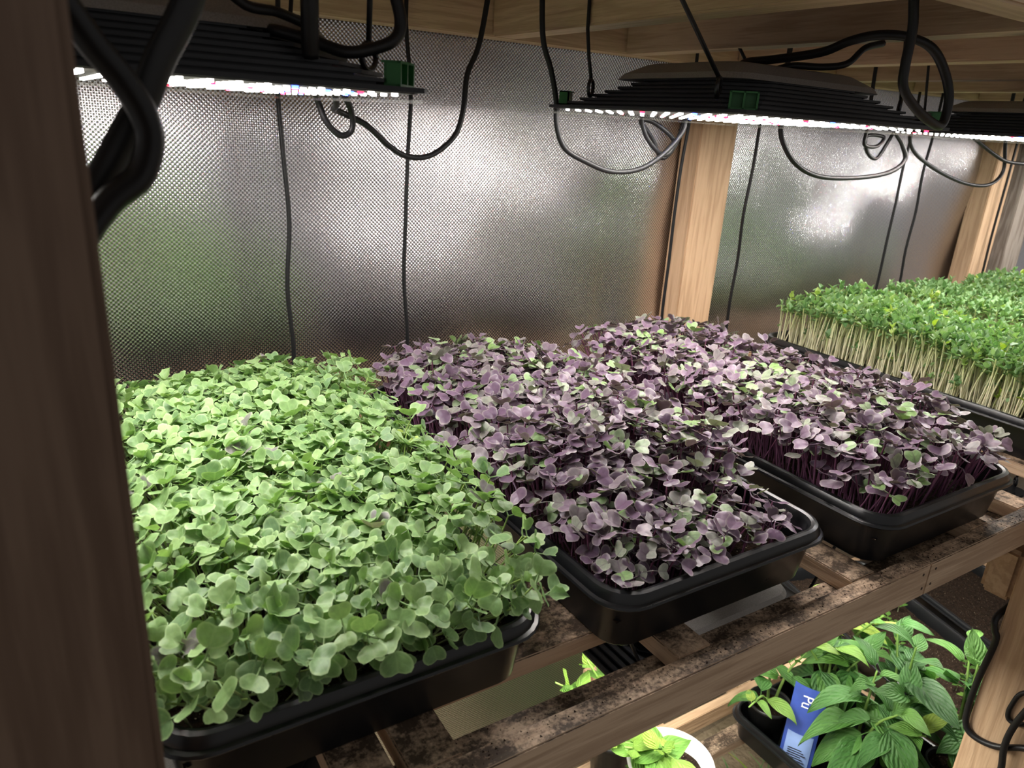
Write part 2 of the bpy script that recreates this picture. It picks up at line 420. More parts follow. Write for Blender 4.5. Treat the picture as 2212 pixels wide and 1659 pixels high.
# main shelf: front rail in two lengths, ledger behind it, cross slats, rear rail
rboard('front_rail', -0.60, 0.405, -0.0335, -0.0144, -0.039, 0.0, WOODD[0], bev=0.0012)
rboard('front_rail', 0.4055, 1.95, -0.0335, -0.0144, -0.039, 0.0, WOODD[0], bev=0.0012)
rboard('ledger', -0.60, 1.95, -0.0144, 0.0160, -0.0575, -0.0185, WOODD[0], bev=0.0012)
rboard('rear_rail', -0.60, 1.95, 0.585, 0.604, -0.039, 0.0, WOOD[0], bev=0.0012)
rboard('ledger', -0.60, 1.95, 0.555, 0.585, -0.0575, -0.0185, WOOD[0], bev=0.0012)
for x in (-0.420, -0.205, -0.1595, 0.081, 0.317, 0.540, 0.649, 0.80, 1.0, 1.15, 1.35, 1.46, 1.66, 1.85):
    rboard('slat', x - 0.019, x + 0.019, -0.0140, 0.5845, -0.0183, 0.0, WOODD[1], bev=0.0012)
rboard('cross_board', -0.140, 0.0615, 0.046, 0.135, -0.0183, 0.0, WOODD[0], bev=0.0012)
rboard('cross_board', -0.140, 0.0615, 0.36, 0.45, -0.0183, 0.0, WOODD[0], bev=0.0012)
rboard('beam', 0.640, 1.95, -0.033, 0.006, -0.130, -0.0585, WOOD[0], bev=0.006)
# overhead shelf: joists, rear ledger, front beam, deck boards
for x in (0.225, 0.464, 0.714, 0.985, 1.25, 1.51, 1.78, -0.50):
    rboard('joist', x, x + 0.038, 0.026, 0.619, 0.518, 0.607, WOODJ[1], bev=0.0022)
rboard('rear_beam', -0.90, 2.30, 0.6195, 0.6575, 0.518, 0.607, WOODJ[0], bev=0.0022)
rboard('front_beam', -0.325, 2.30, -0.013, 0.0255, 0.518, 0.607, WOODJ[0], bev=0.0022)
for k in range(7):
    rboard('deck_board', -0.90, 2.30, 0.0 + 0.092 * k, 0.084 + 0.092 * k, 0.6072, 0.625, WOOD[0], bev=0.0015)
# lower shelf
ZL = -0.68
rboard('lower_rail', -0.60, 1.95, -0.0335, -0.0144, ZL - 0.039, ZL, WOOD[0], bev=0.0012)
rboard('lower_rail', 0.34, 1.95, 0.401, 0.420, ZL - 0.039, ZL, WOOD[0], bev=0.0012)
rboard('lower_rail', 0.52, 1.95, 0.600, 0.619, ZL - 0.039, ZL, WOOD[0], bev=0.0012)
for y in (0.085, 0.205, 0.320):
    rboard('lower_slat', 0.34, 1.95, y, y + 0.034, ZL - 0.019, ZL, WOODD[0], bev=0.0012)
for x in (-0.30, 0.10, 0.55, 0.80, 1.02, 1.40, 1.80):
    rboard('lower_joist', x - 0.019, x + 0.019, -0.014, 0.400, ZL - 0.058, ZL - 0.0192, WOOD[1], bev=0.0012)
    if x > 0.4: rboard('lower_joist', x - 0.019, x + 0.019, 0.4205, 0.5995, ZL - 0.039, ZL - 0.0005, WOOD[1], bev=0.0012)
nail = mesh('nail', *lathe_vf([(0.0016, 0), (0.0016, 0.0004)], 8), (M_NAIL,))
for x, z in ((0.394, -0.010), (0.398, -0.028), (0.417, -0.009), (0.414, -0.027), (0.620, -0.012)):
    o = obj('nail', nail, rack); o.matrix_basis = rack_inv @ Matrix.Translation((x, -0.0335, z)) @ Matrix.Rotation(R(90), 4, 'X')

# ------------------------------------------------------------------ trays
def tray_mesh(L, Wd, h=0.0605, t=0.016):
    def rg(i, z, r): return rrect(i, L - i, i, Wd - i, r, z)
    s = h / 0.0605
    prof = [(t + 0.002, 0.0, 0.022), (t, 0.002, 0.024), (0.0095, 0.042 * s, 0.030), (0.0085, 0.0460 * s, 0.030), (0.0012, 0.0470 * s, 0.034), (0.0, 0.0485 * s, 0.035), (0.0008, 0.0505 * s, 0.035),
            (0.0035, 0.0515 * s, 0.033), (0.0040, 0.0560 * s, 0.033), (0.0060, 0.0595 * s, 0.032), (0.0090, 0.0605 * s, 0.030), (0.0120, 0.0595 * s, 0.027), (0.0140, 0.0560 * s, 0.025), (t + 0.003, 0.004, 0.018)]
    V, F = loft_vf([rg(i, z, r) for i, z, r in prof])
    me = mesh('tray_body', V, F, (M_TRAY,), True); me.set_sharp_from_angle(angle=R(26))
    return me
TRAY = tray_mesh(0.28, 0.545)

def soil_mesh(L, Wd, z, inset=0.0175):
    n, k = 26, 40; X = np.linspace(inset, L - inset, n); Y = np.linspace(inset, Wd - inset, k)
    gx, gy = np.meshgrid(X, Y); gz = z + RNG.normal(0, 0.0012, gx.shape)
    V = np.stack([gx.ravel(), gy.ravel(), gz.ravel()], 1)
    F = [(j * n + i, j * n + i + 1, (j + 1) * n + i + 1, (j + 1) * n + i) for j in range(k - 1) for i in range(n - 1)]
    return mesh('soil', V, F, (M_SOIL,), True)

SOIL_Z = 0.030
def make_tray(x, y, label, rz=0.0, z=0.0, me=TRAY, L=0.28, Wd=0.545, soil=SOIL_Z, name='seed_tray', group='black seedling trays'):
    t = empty(name, (x, y, z), rz); tag(t, label, 'tray', group)
    obj('tray_body', me, t)
    if soil: obj('soil', soil_mesh(L, Wd, soil), t)
    return t
def world_tree(o, M=None):
    M = M or Matrix.Identity(4)
    return BVHTree.FromPolygons([M @ v.co for v in o.vertices], [tuple(p.vertices) for p in o.polygons])
T1 = (-0.326, 0.0136); T2 = (0.0, 0.0); T3 = (0.3223, -0.0213); T4 = (0.783, -0.010); T5 = (1.12, 0.0); T6 = (1.42, 0.0)
make_tray(*T1, 'black plastic tray holding the dense green kale seedlings')
make_tray(*T2, 'black plastic tray of purple radish seedlings next to the green kale')
make_tray(*T3, 'black plastic tray of purple radish seedlings with bare stems showing')
make_tray(*T4, 'black plastic tray of pea shoots next to the purple radish')
make_tray(*T5, 'black plastic tray under the middle block of pea shoots')
make_tray(*T6, 'black plastic tray of pea shoots by the wall stud')

TRAY_TREES = [world_tree(TRAY, Matrix.Translation((t[0], t[1], 0))) for t in (T1, T2, T3, T4, T5, T6)]

# ------------------------------------------------------------------ leaf and stem meshes (shared)
def cotyledon(W, L, pet, variant):
    """two lobed seed leaf with its petiole; origin at the stem top, leaf reaching along +y"""
    rg = np.random.default_rng(100 + variant); seg = 16
    fold = rg.uniform(0.10, 0.45); curl = rg.uniform(-30, 14); wav = rg.uniform(0, 6.28); notch = rg.uniform(0.16, 0.34); asym = rg.uniform(-0.12, 0.12)
    V = [(0, 0.44)]; ED = [0.0]
    for rad in (0.5, 0.86, 1.0):
        for k in range(seg):
            th = 2 * math.pi * k / seg
            x = 0.5 * math.sin(th) * (1 + 0.16 * math.cos(th)) * (1 + asym * math.sin(th))
            y = 0.5 + 0.5 * math.cos(th) * (1.0 if math.cos(th) > 0 else 1.0)
            thw = th if th <= math.pi else th - 2 * math.pi
            y -= notch * math.exp(-(thw / 0.42) ** 2)
            V.append((x * rad, 0.44 + (y - 0.44) * rad)); ED.append(rad if rad < 1 else 1.0)
    V = np.array(V); X = V[:, 0] * W; Y = V[:, 1] * L
    r2 = (V[:, 0] ** 2 + (V[:, 1] - 0.44) ** 2)
    Z = fold * np.abs(X) * 0.8 + curl * (X ** 2 + (Y - 0.3 * L) ** 2) * 1.0 + 0.06 * L * np.sin(5 * np.arctan2(V[:, 0], V[:, 1] - 0.44) + wav) * r2 * 2.2
    P = np.stack([X, Y + pet, Z], 1); luv = np.stack([V[:, 0] * 2, V[:, 1], 0 * X], 1)
    F = [(0, 1 + k, 1 + (k + 1) % seg) for k in range(seg)]
    for r_ in range(2):
        a, b = 1 + r_ * seg, 1 + (r_ + 1) * seg
        F += [(a + k, b + k, b + (k + 1) % seg, a + (k + 1) % seg) for k in range(seg)]
    # petiole: a thin three sided tube from the origin to the leaf base
    z_end = float(Z[1 + 2 * seg + seg // 2]); n0 = len(P); pr = 0.0008
    pv = []
    for yy, zz, rr in ((0, 0, pr), (pet * 0.5, -0.0004, pr), (pet + L * 0.12, z_end * 0.6 - 0.0002, pr * 0.7)):
        for k in range(3):
            a = 2 * math.pi * k / 3; pv.append((rr * math.cos(a), yy, zz + rr * math.sin(a)))
    P = np.vstack([P, np.array(pv)]); ED += [0.2] * 9; luv = np.vstack([luv, np.tile([0.0, 0.0, 0], (9, 1))])
    for i in range(2):
        F += [(n0 + i * 3 + k, n0 + i * 3 + (k + 1) % 3, n0 + (i + 1) * 3 + (k + 1) % 3, n0 + (i + 1) * 3 + k) for k in range(3)]
    return P, F, np.array(ED), luv

def oval_leaf(W, L, pet, variant, tip=0.6, rows=7, cols=5, fold=0.3, droop=0.2, wave=0.0, ruffle=0):
    """pointed oval leaf as a grid; origin at the petiole base, reaching along +y"""
    rg = np.random.default_rng(500 + variant); P = []; ED = []; LU = []
    fo = fold * rg.uniform(0.5, 1.5); dr = droop * rg.uniform(0.4, 1.6); ph = rg.uniform(0, 6.28); tw = rg.uniform(-0.25, 0.25)
    for i in range(rows):
        t = i / (rows - 1); wd = 0.5 * W * (math.sin(math.pi * min(1, t ** 0.72)) ** 0.8) * (1 - tip * 0.25 * t) if 0 < t < 1 else 0.0004
        if ruffle: wd *= 1 + 0.16 * math.sin(t * 22)
        for j in range(cols):
            s = -1 + 2 * j / (cols - 1); x = s * wd; y = pet + t * L
            z = fo * abs(x) - dr * L * t * t + wave * L * math.sin(6 * t + ph + (0 if s > 0 else 1.5)) * s * s
            z += tw * x * t
            P.append((x, y, z)); ED.append(abs(s)); LU.append((s, t, 0))
    F = [(i * cols + j, i * cols + j + 1, (i + 1) * cols + j + 1, (i + 1) * cols + j) for i in range(rows - 1) for j in range(cols - 1)]
    if pet > 0:
        n0 = len(P); pr = max(0.0005, W * 0.022)
        for yy in (0, pet + L * 0.08):
            for k in range(3):
                a = 2 * math.pi * k / 3; P.append((pr * math.cos(a), yy, pr * math.sin(a) - 0.3 * pr)); ED.append(0); LU.append((0, 0, 0))
        F += [(n0 + k, n0 + (k + 1) % 3, n0 + 3 + (k + 1) % 3, n0 + 3 + k) for k in range(3)]
    return np.array(P), F, np.array(ED), np.array(LU)

def stem_unit(r, variant, bend=0.05, sides=4, rings=5):
    rg = np.random.default_rng(900 + variant); a = rg.uniform(0, 6.28); b = bend * rg.uniform(0.2, 1.0); P = []; ED = []
    for i in range(rings):
        t = i / (rings - 1); o = math.sin(math.pi * t) * b * 0.06
        for k in range(sides):
            th = 2 * math.pi * k / sides
            P.append((o * math.cos(a) + r * math.cos(th), o * math.sin(a) + r * math.sin(th), t)); ED.append(t)
    F = [(i * sides + k, i * sides + (k + 1) % sides, (i + 1) * sides + (k + 1) % sides, (i + 1) * sides + k) for i in range(rings - 1) for k in range(sides)]
    return np.array(P), F, np.array(ED), np.zeros((len(P), 3))

class Lib:
    """geometry in arrays (for the dense mass) and as shared meshes (for the single seedlings)"""
    def __init__(s, items): s.items = items; s.me = {}
    def get(s, key, mat):
        k = (key, mat.name)
        if k not in s.me:
            P, F, E, U = s.items[key]; s.me[k] = mesh(key, P, F, (mat,), True, attrs={'edge': E, 'luv': U})
        return s.me[k]
LIB = Lib({})
for v in range(7):
    LIB.items['kale_cot%d' % v] = cotyledon(0.0176, 0.0137, 0.0056, v)
    LIB.items['radish_cot%d' % v] = cotyledon(0.0190, 0.0152, 0.006, 20 + v)
for v in range(3):
    LIB.items['kale_true%d' % v] = oval_leaf(0.013, 0.019, 0.003, v, 0.2, 7, 5, 0.5, 0.25, 0.08, 1)
    LIB.items['pea_leaf%d' % v] = oval_leaf(0.0100, 0.0150, 0.001, 10 + v, 0.2, 5, 3, 0.55, 0.15, 0)
    LIB.items['kale_stem%d' % v] = stem_unit(0.0008, v); LIB.items['radish_stem%d' % v] = stem_unit(0.0009, 5 + v)
    LIB.items['pea_stem%d' % v] = stem_unit(0.00115, 10 + v, 0.14)

def rotm(ax, a): return Matrix.Rotation(a, 4, ax)
def place(x, y, z, lean_dir, lean, spin):
    ax = Vector((-math.sin(lean_dir), math.cos(lean_dir), 0))
    return Matrix.Translation((x, y, z)) @ Matrix.Rotation(lean, 4, ax) @ rotm('Z', spin)

def two_leaf_plant(kind, h, rg):
    """(part name, mesh key, local matrix, stem?)"""
    parts = [('stem', '%s_stem%d' % (kind, rg.integers(3)), Matrix.Diagonal((1, 1, h, 1)), True)]
    s0 = rg.uniform(0.78, 1.18); base = rg.normal(10, 19)
    for i in range(2):
        el = R(base + rg.normal(0, 9)); az = i * math.pi + rg.normal(0, 0.25)
        s = s0 * rg.uniform(0.88, 1.08)
        m = Matrix.Translation((0, 0, h)) @ rotm('Z', az) @ rotm('X', el) @ rotm('Y', rg.normal(0, 0.32)) @ Matrix.Scale(s, 4)
        parts.append(('leaf', '%s_cot%d' % (kind, rg.integers(7)), m, False))
    if kind == 'kale' and rg.random() < 0.22:
        m = Matrix.Translation((0, 0, h)) @ rotm('Z', rg.uniform(0, 6.28)) @ rotm('X', R(rg.uniform(35, 75))) @ Matrix.Scale(rg.uniform(0.5, 0.9), 4)
        parts.append(('true_leaf', 'kale_true%d' % rg.integers(3), m, False))
    return parts

def pea_plant(h, rg):
    parts = [('stem', 'pea_stem%d' % rg.integers(3), Matrix.Diagonal((1, 1, h, 1)), True)]
    az0 = rg.uniform(0, 6.28)
    for i in range(5):
        t = (1.0, 1.0, 0.97, 0.96, 0.915)[i]; el = R((62, 70, 25, 18, 15)[i] + rg.normal(0, 14))
        az = az0 + (0.5, 3.4, 1.7, 4.9, 2.6)[i] + rg.normal(0, 0.3)
        m = Matrix.Translation((0, 0, h * t)) @ rotm('Z', az) @ rotm('X', el) @ Matrix.Scale(rg.uniform(0.7, 1.1) * (0.75 if i == 4 else 1), 4)
        parts.append(('leaf', 'pea_leaf%d' % rg.integers(3), m, False))
    if rg.random() < 0.18:
        m = Matrix.Translation((0, 0, h * rg.uniform(0.35, 0.7))) @ rotm('Z', rg.uniform(0, 6.28)) @ rotm('X', R(60)) @ Matrix.Scale(0.55, 4)
        parts.append(('leaf', 'pea_leaf%d' % rg.integers(3), m, False))
    return parts

def part_world(M, parts):
    VS, FS = [], []; n0 = 0
    for pn, mk, L, st in parts:
        P, F, E, U = LIB.items[mk]; X = np.array(M @ L); VS.append(P @ X[:3, :3].T + X[:3, 3]); FS += [tuple(a + n0 for a in f) for f in F]; n0 += len(P)
    return np.vstack(VS), FS

def stand(x, y, ld, lean, spin, parts, edge, lim=0.055):
    """the plant leans over the tray rim, not through it: it tips about its crossing of the rim's height, and less where a leaf would still cut the plastic"""
    for k in (1.0, 0.85, 0.7, 0.55, 0.4, 0.25, 0.1, 0.0):
        a = lean * k; off = math.tan(a) * (0.0615 - SOIL_Z)
        for turn in (0.0, 1.3, 2.2):
            M = place(x - off * math.cos(ld), y - off * math.sin(ld), SOIL_Z - 0.001, ld, a, spin + turn)
            if edge > lim: return M
            V, F = part_world(M, parts); t = BVHTree.FromPolygons(V.tolist(), F)
            if not any(t.overlap(q) for q in TRAY_TREES): return M
    tx, ty = min((T1, T2, T3, T4, T5, T6), key=lambda t: abs(x - t[0] - 0.14))
    for d in (0.006, 0.012, 0.018, 0.026):
        u_ = (x - tx) / 0.28; v_ = (y - ty) / 0.545
        dx = d if u_ < 0.2 else (-d if u_ > 0.8 else 0); dy = d if v_ < 0.1 else (-d if v_ > 0.9 else 0)
        M = place(x + dx, y + dy, SOIL_Z - 0.001, ld, 0.0, spin); V, F = part_world(M, parts); t = BVHTree.FromPolygons(V.tolist(), F)
        if not any(t.overlap(q) for q in TRAY_TREES): return M
    return M

def build_crop(plants, n_single, name, label_fn, group, cat, stuff_name, stuff_label, mats, stem_mat):
    """plants: list of (root matrix, parts, tone, tray key). the n_single that stand nearest are things, the rest one mass for each tray"""
    order = sorted(range(len(plants)), key=lambda i: (plants[i][0].translation - CAM).length)
    if isinstance(n_single, dict):
        order = [i for k, n in n_single.items() for i in [j for j in order if plants[j][3] == k][:n]]; n_single = len(order)
    single = set(order[:n_single])
    for i in order[:n_single]:
        M, parts, tone, key = plants[i]
        root = bpy.data.objects.new(name, None); root.empty_display_size = 0.005; COL.objects.link(root); root.matrix_basis = M
        tag(root, label_fn(key, tone), cat, group(key))
        for pn, mk, L, st in parts:
            o = bpy.data.objects.new(pn, LIB.get(mk, stem_mat if st else mats['OBJ'])); COL.objects.link(o)
            o.parent = root; o.matrix_basis = L; o.color = (tone, tone, tone, 1)
    for tk in sorted({p[3] for p in plants}):
        VS, FS, ES, US, TS, MI = [], [], [], [], [], []; n0 = 0
        for i, (M, parts, tone, key) in enumerate(plants):
            if i in single or key != tk: continue
            for pn, mk, L, st in parts:
                P, F, E, U = LIB.items[mk]; X = np.array(M @ L)
                VS.append(P @ X[:3, :3].T + X[:3, 3]); ES.append(E); US.append(U); TS.append(np.full(len(P), tone))
                FS += [tuple(a + n0 for a in f) for f in F]; MI += [1 if st else 0] * len(F); n0 += len(P)
        if not VS: continue
        me = mesh(stuff_name, np.vstack(VS), FS, (mats['ATT'], stem_mat), True, MI, {'edge': np.concatenate(ES), 'luv': np.vstack(US), 'tone': np.concatenate(TS)})
        tag(obj(stuff_name, me), stuff_label(tk), cat, kind='stuff')

def smooth01(t): t = max(0.0, min(1.0, t)); return t * t * (3 - 2 * t)
def bumps(x, y, a, b): return 0.5 * math.sin(x * 23 + a) * math.sin(y * 19 + b) + 0.5 * math.sin(x * 11 - y * 13 + a + b)

def scatter(x0, y0, n, rg, inset=0.021, L=0.28, Wd=0.545):
    nx = int(math.sqrt(n * L / Wd)); ny = int(n / nx); out = []
    for j in range(ny):
        for i in range(nx):
            u = (i + rg.uniform(0.05, 0.95)) / nx; v = (j + rg.uniform(0.05, 0.95)) / ny
            out.append((x0 + inset + u * (L - 2 * inset), y0 + inset + v * (Wd - 2 * inset), u, v))
    return out

# green kale
rg = np.random.default_rng(3); plants = []
for x, y, u, v in scatter(*T1, 1650, rg):
    e = min(u, 1 - u) * 0.28; f = v * 0.545; b = (1 - v) * 0.545
    edge = min(e, f, b)
    h = 0.083 + 0.007 * bumps(x, y, 0.4, 1.1) - 0.012 * (1 - smooth01(f / 0.10)) - 0.004 * (1 - smooth01(e / 0.05)) - 0.010 * (1 - smooth01(b / 0.05)) + rg.normal(0, 0.004)
    ox = (1 if u > 0.5 else -1) * (1 - smooth01(e / 0.055)); oy = (-1.25 * (1 - smooth01(f / 0.085)) + 0.8 * (1 - smooth01(b / 0.05)))
    ln = math.hypot(ox, oy); ld = math.atan2(oy, ox) + rg.normal(0, 0.35)
    lean = R(min(48, 44 * ln * rg.uniform(0.45, 1.15)) + abs(rg.normal(0, 7)))
    h *= 1 + 0.22 * min(1.0, ln) * smooth01(b / 0.06)
    if rg.random() < 0.12: h *= rg.uniform(0.6, 0.9)
    sp = rg.uniform(0, 6.28); pt = two_leaf_plant('kale', max(0.03, h), rg)
    plants.append((stand(x, y, ld, lean, sp, pt, edge), pt, float(rg.random()), 'kale'))
build_crop(plants, 300, 'kale_seedling', lambda k, t: 'yellowed kale seedling among the green ones' if t > 0.996 else ('greyish purple kale seedling among the green ones' if t < 0.018 else 'green two-leaved kale seedling at the front rail end of its tray'),
           lambda k: 'kale seedlings', 'seedling', 'kale_seedlings', lambda k: 'dense mass of green kale seedlings filling the rest of the tray', M_KALE, M_KSTEM)

# purple radish, two trays
plants = []
for key, T, seed in (('mid', T2, 5), ('far', T3, 6)):
    rg = np.random.default_rng(seed)
    for x, y, u, v in scatter(*T, 1180 if key == 'mid' else 1060, rg):
        e = min(u, 1 - u) * 0.28; f = v * 0.545; b = (1 - v) * 0.545
        if key == 'mid':
            h = 0.084 + 0.008 * bumps(x, y, 1.7, 0.2) - 0.046 * (1 - smooth01(f / 0.20)) - 0.012 * (1 - smooth01(e / 0.05)) - 0.010 * (1 - smooth01(b / 0.06)) + rg.normal(0, 0.006)
            if f < 0.10 and u > 0.62 and rg.random() < 0.55: continue
        else:
            h = 0.082 + 0.008 * bumps(x, y, 2.5, 1.0) - 0.020 * (1 - smooth01(f / 0.12)) - 0.010 * (1 - smooth01(e / 0.04)) + rg.normal(0, 0.006)
            if f < 0.05 and rg.random() < 0.25: continue
        ox = (1 if u > 0.5 else -1) * (1 - smooth01(e / 0.05)); oy = -0.5 * (1 - smooth01(f / 0.06)) + 0.8 * (1 - smooth01(b / 0.05))
        ln = math.hypot(ox, oy); ld = math.atan2(oy, ox) + rg.normal(0, 0.5)
        h *= 1 + 0.06 * min(1.0, ln); lean = R(27 * ln * rg.uniform(0.2, 1.1) + abs(rg.normal(0, 7)))
        if rg.random() < 0.15: h *= rg.uniform(0.55, 0.9)
        sp = rg.uniform(0, 6.28); pt = two_leaf_plant('radish', max(0.026, h), rg)
        plants.append((stand(x, y, ld, lean, sp, pt, min(e, f, b)), pt, float(rg.random()), key))
RLAB = {'mid': 'purple-leaved radish seedling in the tray beside the kale', 'far': 'purple-leaved radish seedling in the tray beside the pea shoots'}
RLABG = {'mid': 'green-leaved radish seedling among purple ones beside the kale', 'far': 'green-leaved radish seedling among purple ones beside the pea shoots'}
build_crop(plants, {'mid': 180, 'far': 120}, 'radish_seedling', lambda k, t: RLABG[k] if t < 0.09 else RLAB[k], lambda k: 'radish seedlings in the tray beside the ' + ('kale' if k == 'mid' else 'pea shoots'), 'seedling',
           'radish_seedlings', lambda k: 'dense mass of purple radish seedlings behind the ' + ('open corner beside the kale' if k == 'mid' else 'bare stems near the pea shoots'), M_RADI, M_RSTEM)

# pea shoots, three trays
plants = []
for key, T, n, seed in (('near', T4, 1150, 8), ('middle', T5, 900, 9), ('stud', T6, 700, 10)):
    rg = np.random.default_rng(seed)
    for x, y, u, v in scatter(*T, n, rg):
        e = min(u, 1 - u) * 0.28
        h = 0.097 + 0.006 * bumps(x, y, 0.9, 2.2) + rg.normal(0, 0.006) - 0.008 * (1 - smooth01(e / 0.03)) * rg.random()
        if rg.random() < 0.07: h *= rg.uniform(0.4, 0.8)
        ld = rg.normal(0.1, 0.9); lean = R(3 + abs(rg.normal(0, 5)))
        sp = rg.uniform(0, 6.28); pt = pea_plant(h, rg)
        plants.append((stand(x, y, ld, lean, sp, pt, min(e, v * 0.5, (1 - v) * 0.5), 0.03), pt, float(rg.random()), key))
build_crop(plants, 300, 'pea_shoot', lambda k, t: 'pale-stemmed pea shoot with small green leaves, tray edge near the radish', lambda k: 'pea shoots in the tray beside the radish', 'pea shoot',
           'pea_shoots', lambda k: {'near': 'dense stand of pea shoots filling the tray beside the radish', 'middle': 'dense stand of pea shoots in the middle pea tray', 'stud': 'dense stand of pea shoots by the wall stud'}[k], M_PEA, M_PSTEM)
# pea seeds on the soil
sv, sf = lathe_vf([(0.0002, 0), (0.0026, 0.0008), (0.0037, 0.0030), (0.0028, 0.0056), (0.0003, 0.0064)], 8)
SEED = mesh('pea_seed', sv, sf, (M_SEED,), True); rg = np.random.default_rng(21)
for k in range(240):
    x = T4[0] + 0.020 + rg.beta(1, 3) * 0.16; y = T4[1] + 0.03 + rg.random() * 0.48
    o = obj('pea_seed', SEED); o.matrix_basis = Matrix.Translation((x, y, SOIL_Z - 0.0015)) @ rotm('Z', rg.uniform(0, 6)) @ rotm('X', rg.uniform(-0.6, 0.6)) @ Matrix.Scale(rg.uniform(0.8, 1.15), 4)
    tag(o, 'round beige pea seed on the soil among pale stems', 'seed', 'pea seeds')

# ------------------------------------------------------------------ grow lights
LA, LB = 0.345, 0.310
def octa(a, b, c, z):
    x, y = a / 2, b / 2
    return [(x - c, -y, z), (x, -y + c, z), (x, y - c, z), (x - c, y, z), (-x + c, y, z), (-x, y - c, z), (-x, -y + c, z), (-x + c, -y, z)]
LM = {}
def lamp_meshes():
    v, f = loft_vf([octa(LA, LB, 0.004, 0.0030), octa(LA, LB, 0.004, 0.0062)]); LM['base_plate'] = mesh('base_plate', v, f, (M_SINK,))
    v, f = loft_vf([octa(LA - 0.010, LB - 0.010, 0.004, 0.0022), octa(LA - 0.010, LB - 0.010, 0.004, 0.0030)]); LM['led_board'] = mesh('led_board', v, f, (M_BOARD,))
    v, f = loft_vf([octa(LA - 0.004, LB - 0.004, 0.004, -0.0036), octa(LA - 0.004, LB - 0.004, 0.004, -0.0012)]); LM['lens_plate'] = mesh('lens_plate', v, f, (M_ACRYL,))
    LM['fins'] = []
    for k in range(7):
        i = 0.008 + 0.0085 * k; z = 0.0062 + 0.0046 * k; c = 0.022 + 0.004 * k
        v, f = loft_vf([octa(LA - 2 * i - 0.008, LB - 2 * i - 0.008, c, z), octa(LA - 2 * i - 0.008, LB - 2 * i - 0.008, c, z + 0.0022), octa(LA - 2 * i, LB - 2 * i, c, z + 0.0022), octa(LA - 2 * i, LB - 2 * i, c, z + 0.0046)])
        LM['fins'].append(mesh('fin', v, f, (M_SINK,)))
    z = 0.0384
    rings = [rrect(-0.128, 0.128, -0.098, 0.098, 0.03, z - 0.001), rrect(-0.124, 0.124, -0.094, 0.094, 0.03, z + 0.005), rrect(-0.104, 0.104, -0.076, 0.076, 0.026, z + 0.0155), rrect(-0.097, 0.097, -0.069, 0.069, 0.022, z + 0.0172)]
    v, f = loft_vf(rings); LM['cover'] = mesh('driver_cover', v, f, (M_COVER,), False)
    # green corner vent: frame with two openings and a divider (faces -y)
    vv, ff = [], []
    for b in ((-0.013, -0.0112, -0.008, 0.004, 0, 0.016), (0.0112, 0.013, -0.008, 0.004, 0, 0.016), (-0.0009, 0.0009, -0.008, 0.004, 0, 0.016), (-0.013, 0.013, -0.008, 0.004, 0, 0.0016), (-0.013, 0.013, -0.008, 0.006, 0.0145, 0.016), (-0.013, 0.013, 0.002, 0.004, 0, 0.016)):
        p, q = box_vf(*b); ff += [tuple(i + len(vv) for i in t) for t in q]; vv += p
    LM['vent'] = mesh('corner_vent', vv, ff, (M_GREEN,))
    for n, m, s in (('w', M_LEDW, 0.0034), ('r', M_LEDR, 0.0034), ('b', M_LEDB, 0.0034), ('l', M_LEDL, 0.012)):
        p, q = box_vf(-s / 2, s / 2, -s / 2, s / 2, 0, 0.0018 if n != 'l' else 0.001); LM['led_' + n] = mesh('led', p, [q[0]] + q[2:], (m, {'w': M_LEDWS, 'r': M_LEDRS, 'b': M_LEDBS, 'l': M_LEDWS}[n]), midx=[0, 1, 1, 1, 1])
    pts = [Vector((0.009 * math.cos(a), 0, 0.009 * math.sin(a))) for a in np.linspace(0, 2 * math.pi, 17)]
    v, f = tube_vf(pts, 0.0022, 6); LM['ring'] = mesh('hanger_ring', v, f, (M_GALV,), True)
lamp_meshes()
def grow_light(cx, cy, z, label, upper=True, seed=0):
    L = empty('grow_light', (cx, cy, z)); tag(L, label, 'grow light', 'panel grow lights')
    obj('base_plate', LM['base_plate'], L); obj('led_board', LM['led_board'], L); obj('lens_plate', LM['lens_plate'], L)
    for m in LM['fins']: obj('fin', m, L)
    obj('driver_cover', LM['cover'], L)
    for sx in (-1, 1):
        for sy in (-1, 1):
            o = obj('corner_vent', LM['vent'], L); o.location = (sx * (LA / 2 - 0.017), sy * (LB / 2 - 0.017), 0.0062)
            o.rotation_euler = (0, 0, math.atan2(sx, -sy))
            o = obj('hanger_ring', LM['ring'], L); o.location = (sx * (LA / 2 - 0.022), sy * (LB / 2 - 0.055), 0.0262); o.rotation_euler = (0, 0, R(35))
    rg = np.random.default_rng(seed)
    if upper:
        nx, ny = 19, 15
        for i in range(nx):
            for j in range(ny):
                q = rg.random(); edge = i in (0, nx - 1) or j in (0, ny - 1)
                k = 'r' if q < 0.07 else ('b' if q < 0.10 else 'w')
                o = obj('led', LM['led_' + k], L); o.location = ((i - (nx - 1) / 2) * 0.0172, (j - (ny - 1) / 2) * 0.0195, 0.0004)
    else:
        for i in range(6):
            for j in range(5):
                o = obj('led', LM['led_l'], L); o.location = ((i - 2.5) * 0.05, (j - 2) * 0.052, 0.0010)
    return L
L1 = (-0.275, 0.292, 0.4205); L2 = (0.380, 0.292, 0.4255); L3 = (1.075, 0.292, 0.430)
grow_light(*L1, 'black panel grow light hanging over the green kale', seed=1)
grow_light(*L2, 'black panel grow light hanging over the purple radish', seed=2)
grow_light(*L3, 'black panel grow light hanging over the pea shoots', seed=3)
L4 = (1.770, 0.292, 0.430); LOW1 = (-0.30, 0.292, -0.205); LOW2 = (0.332, 0.240, -0.205); LOW3 = (1.02, 0.292, -0.205)
grow_light(*L4, 'added black panel grow light, unseen, brightening the wall past the pea shoots', seed=4)  # unseen extra light, added to brighten the far wall and pea tray
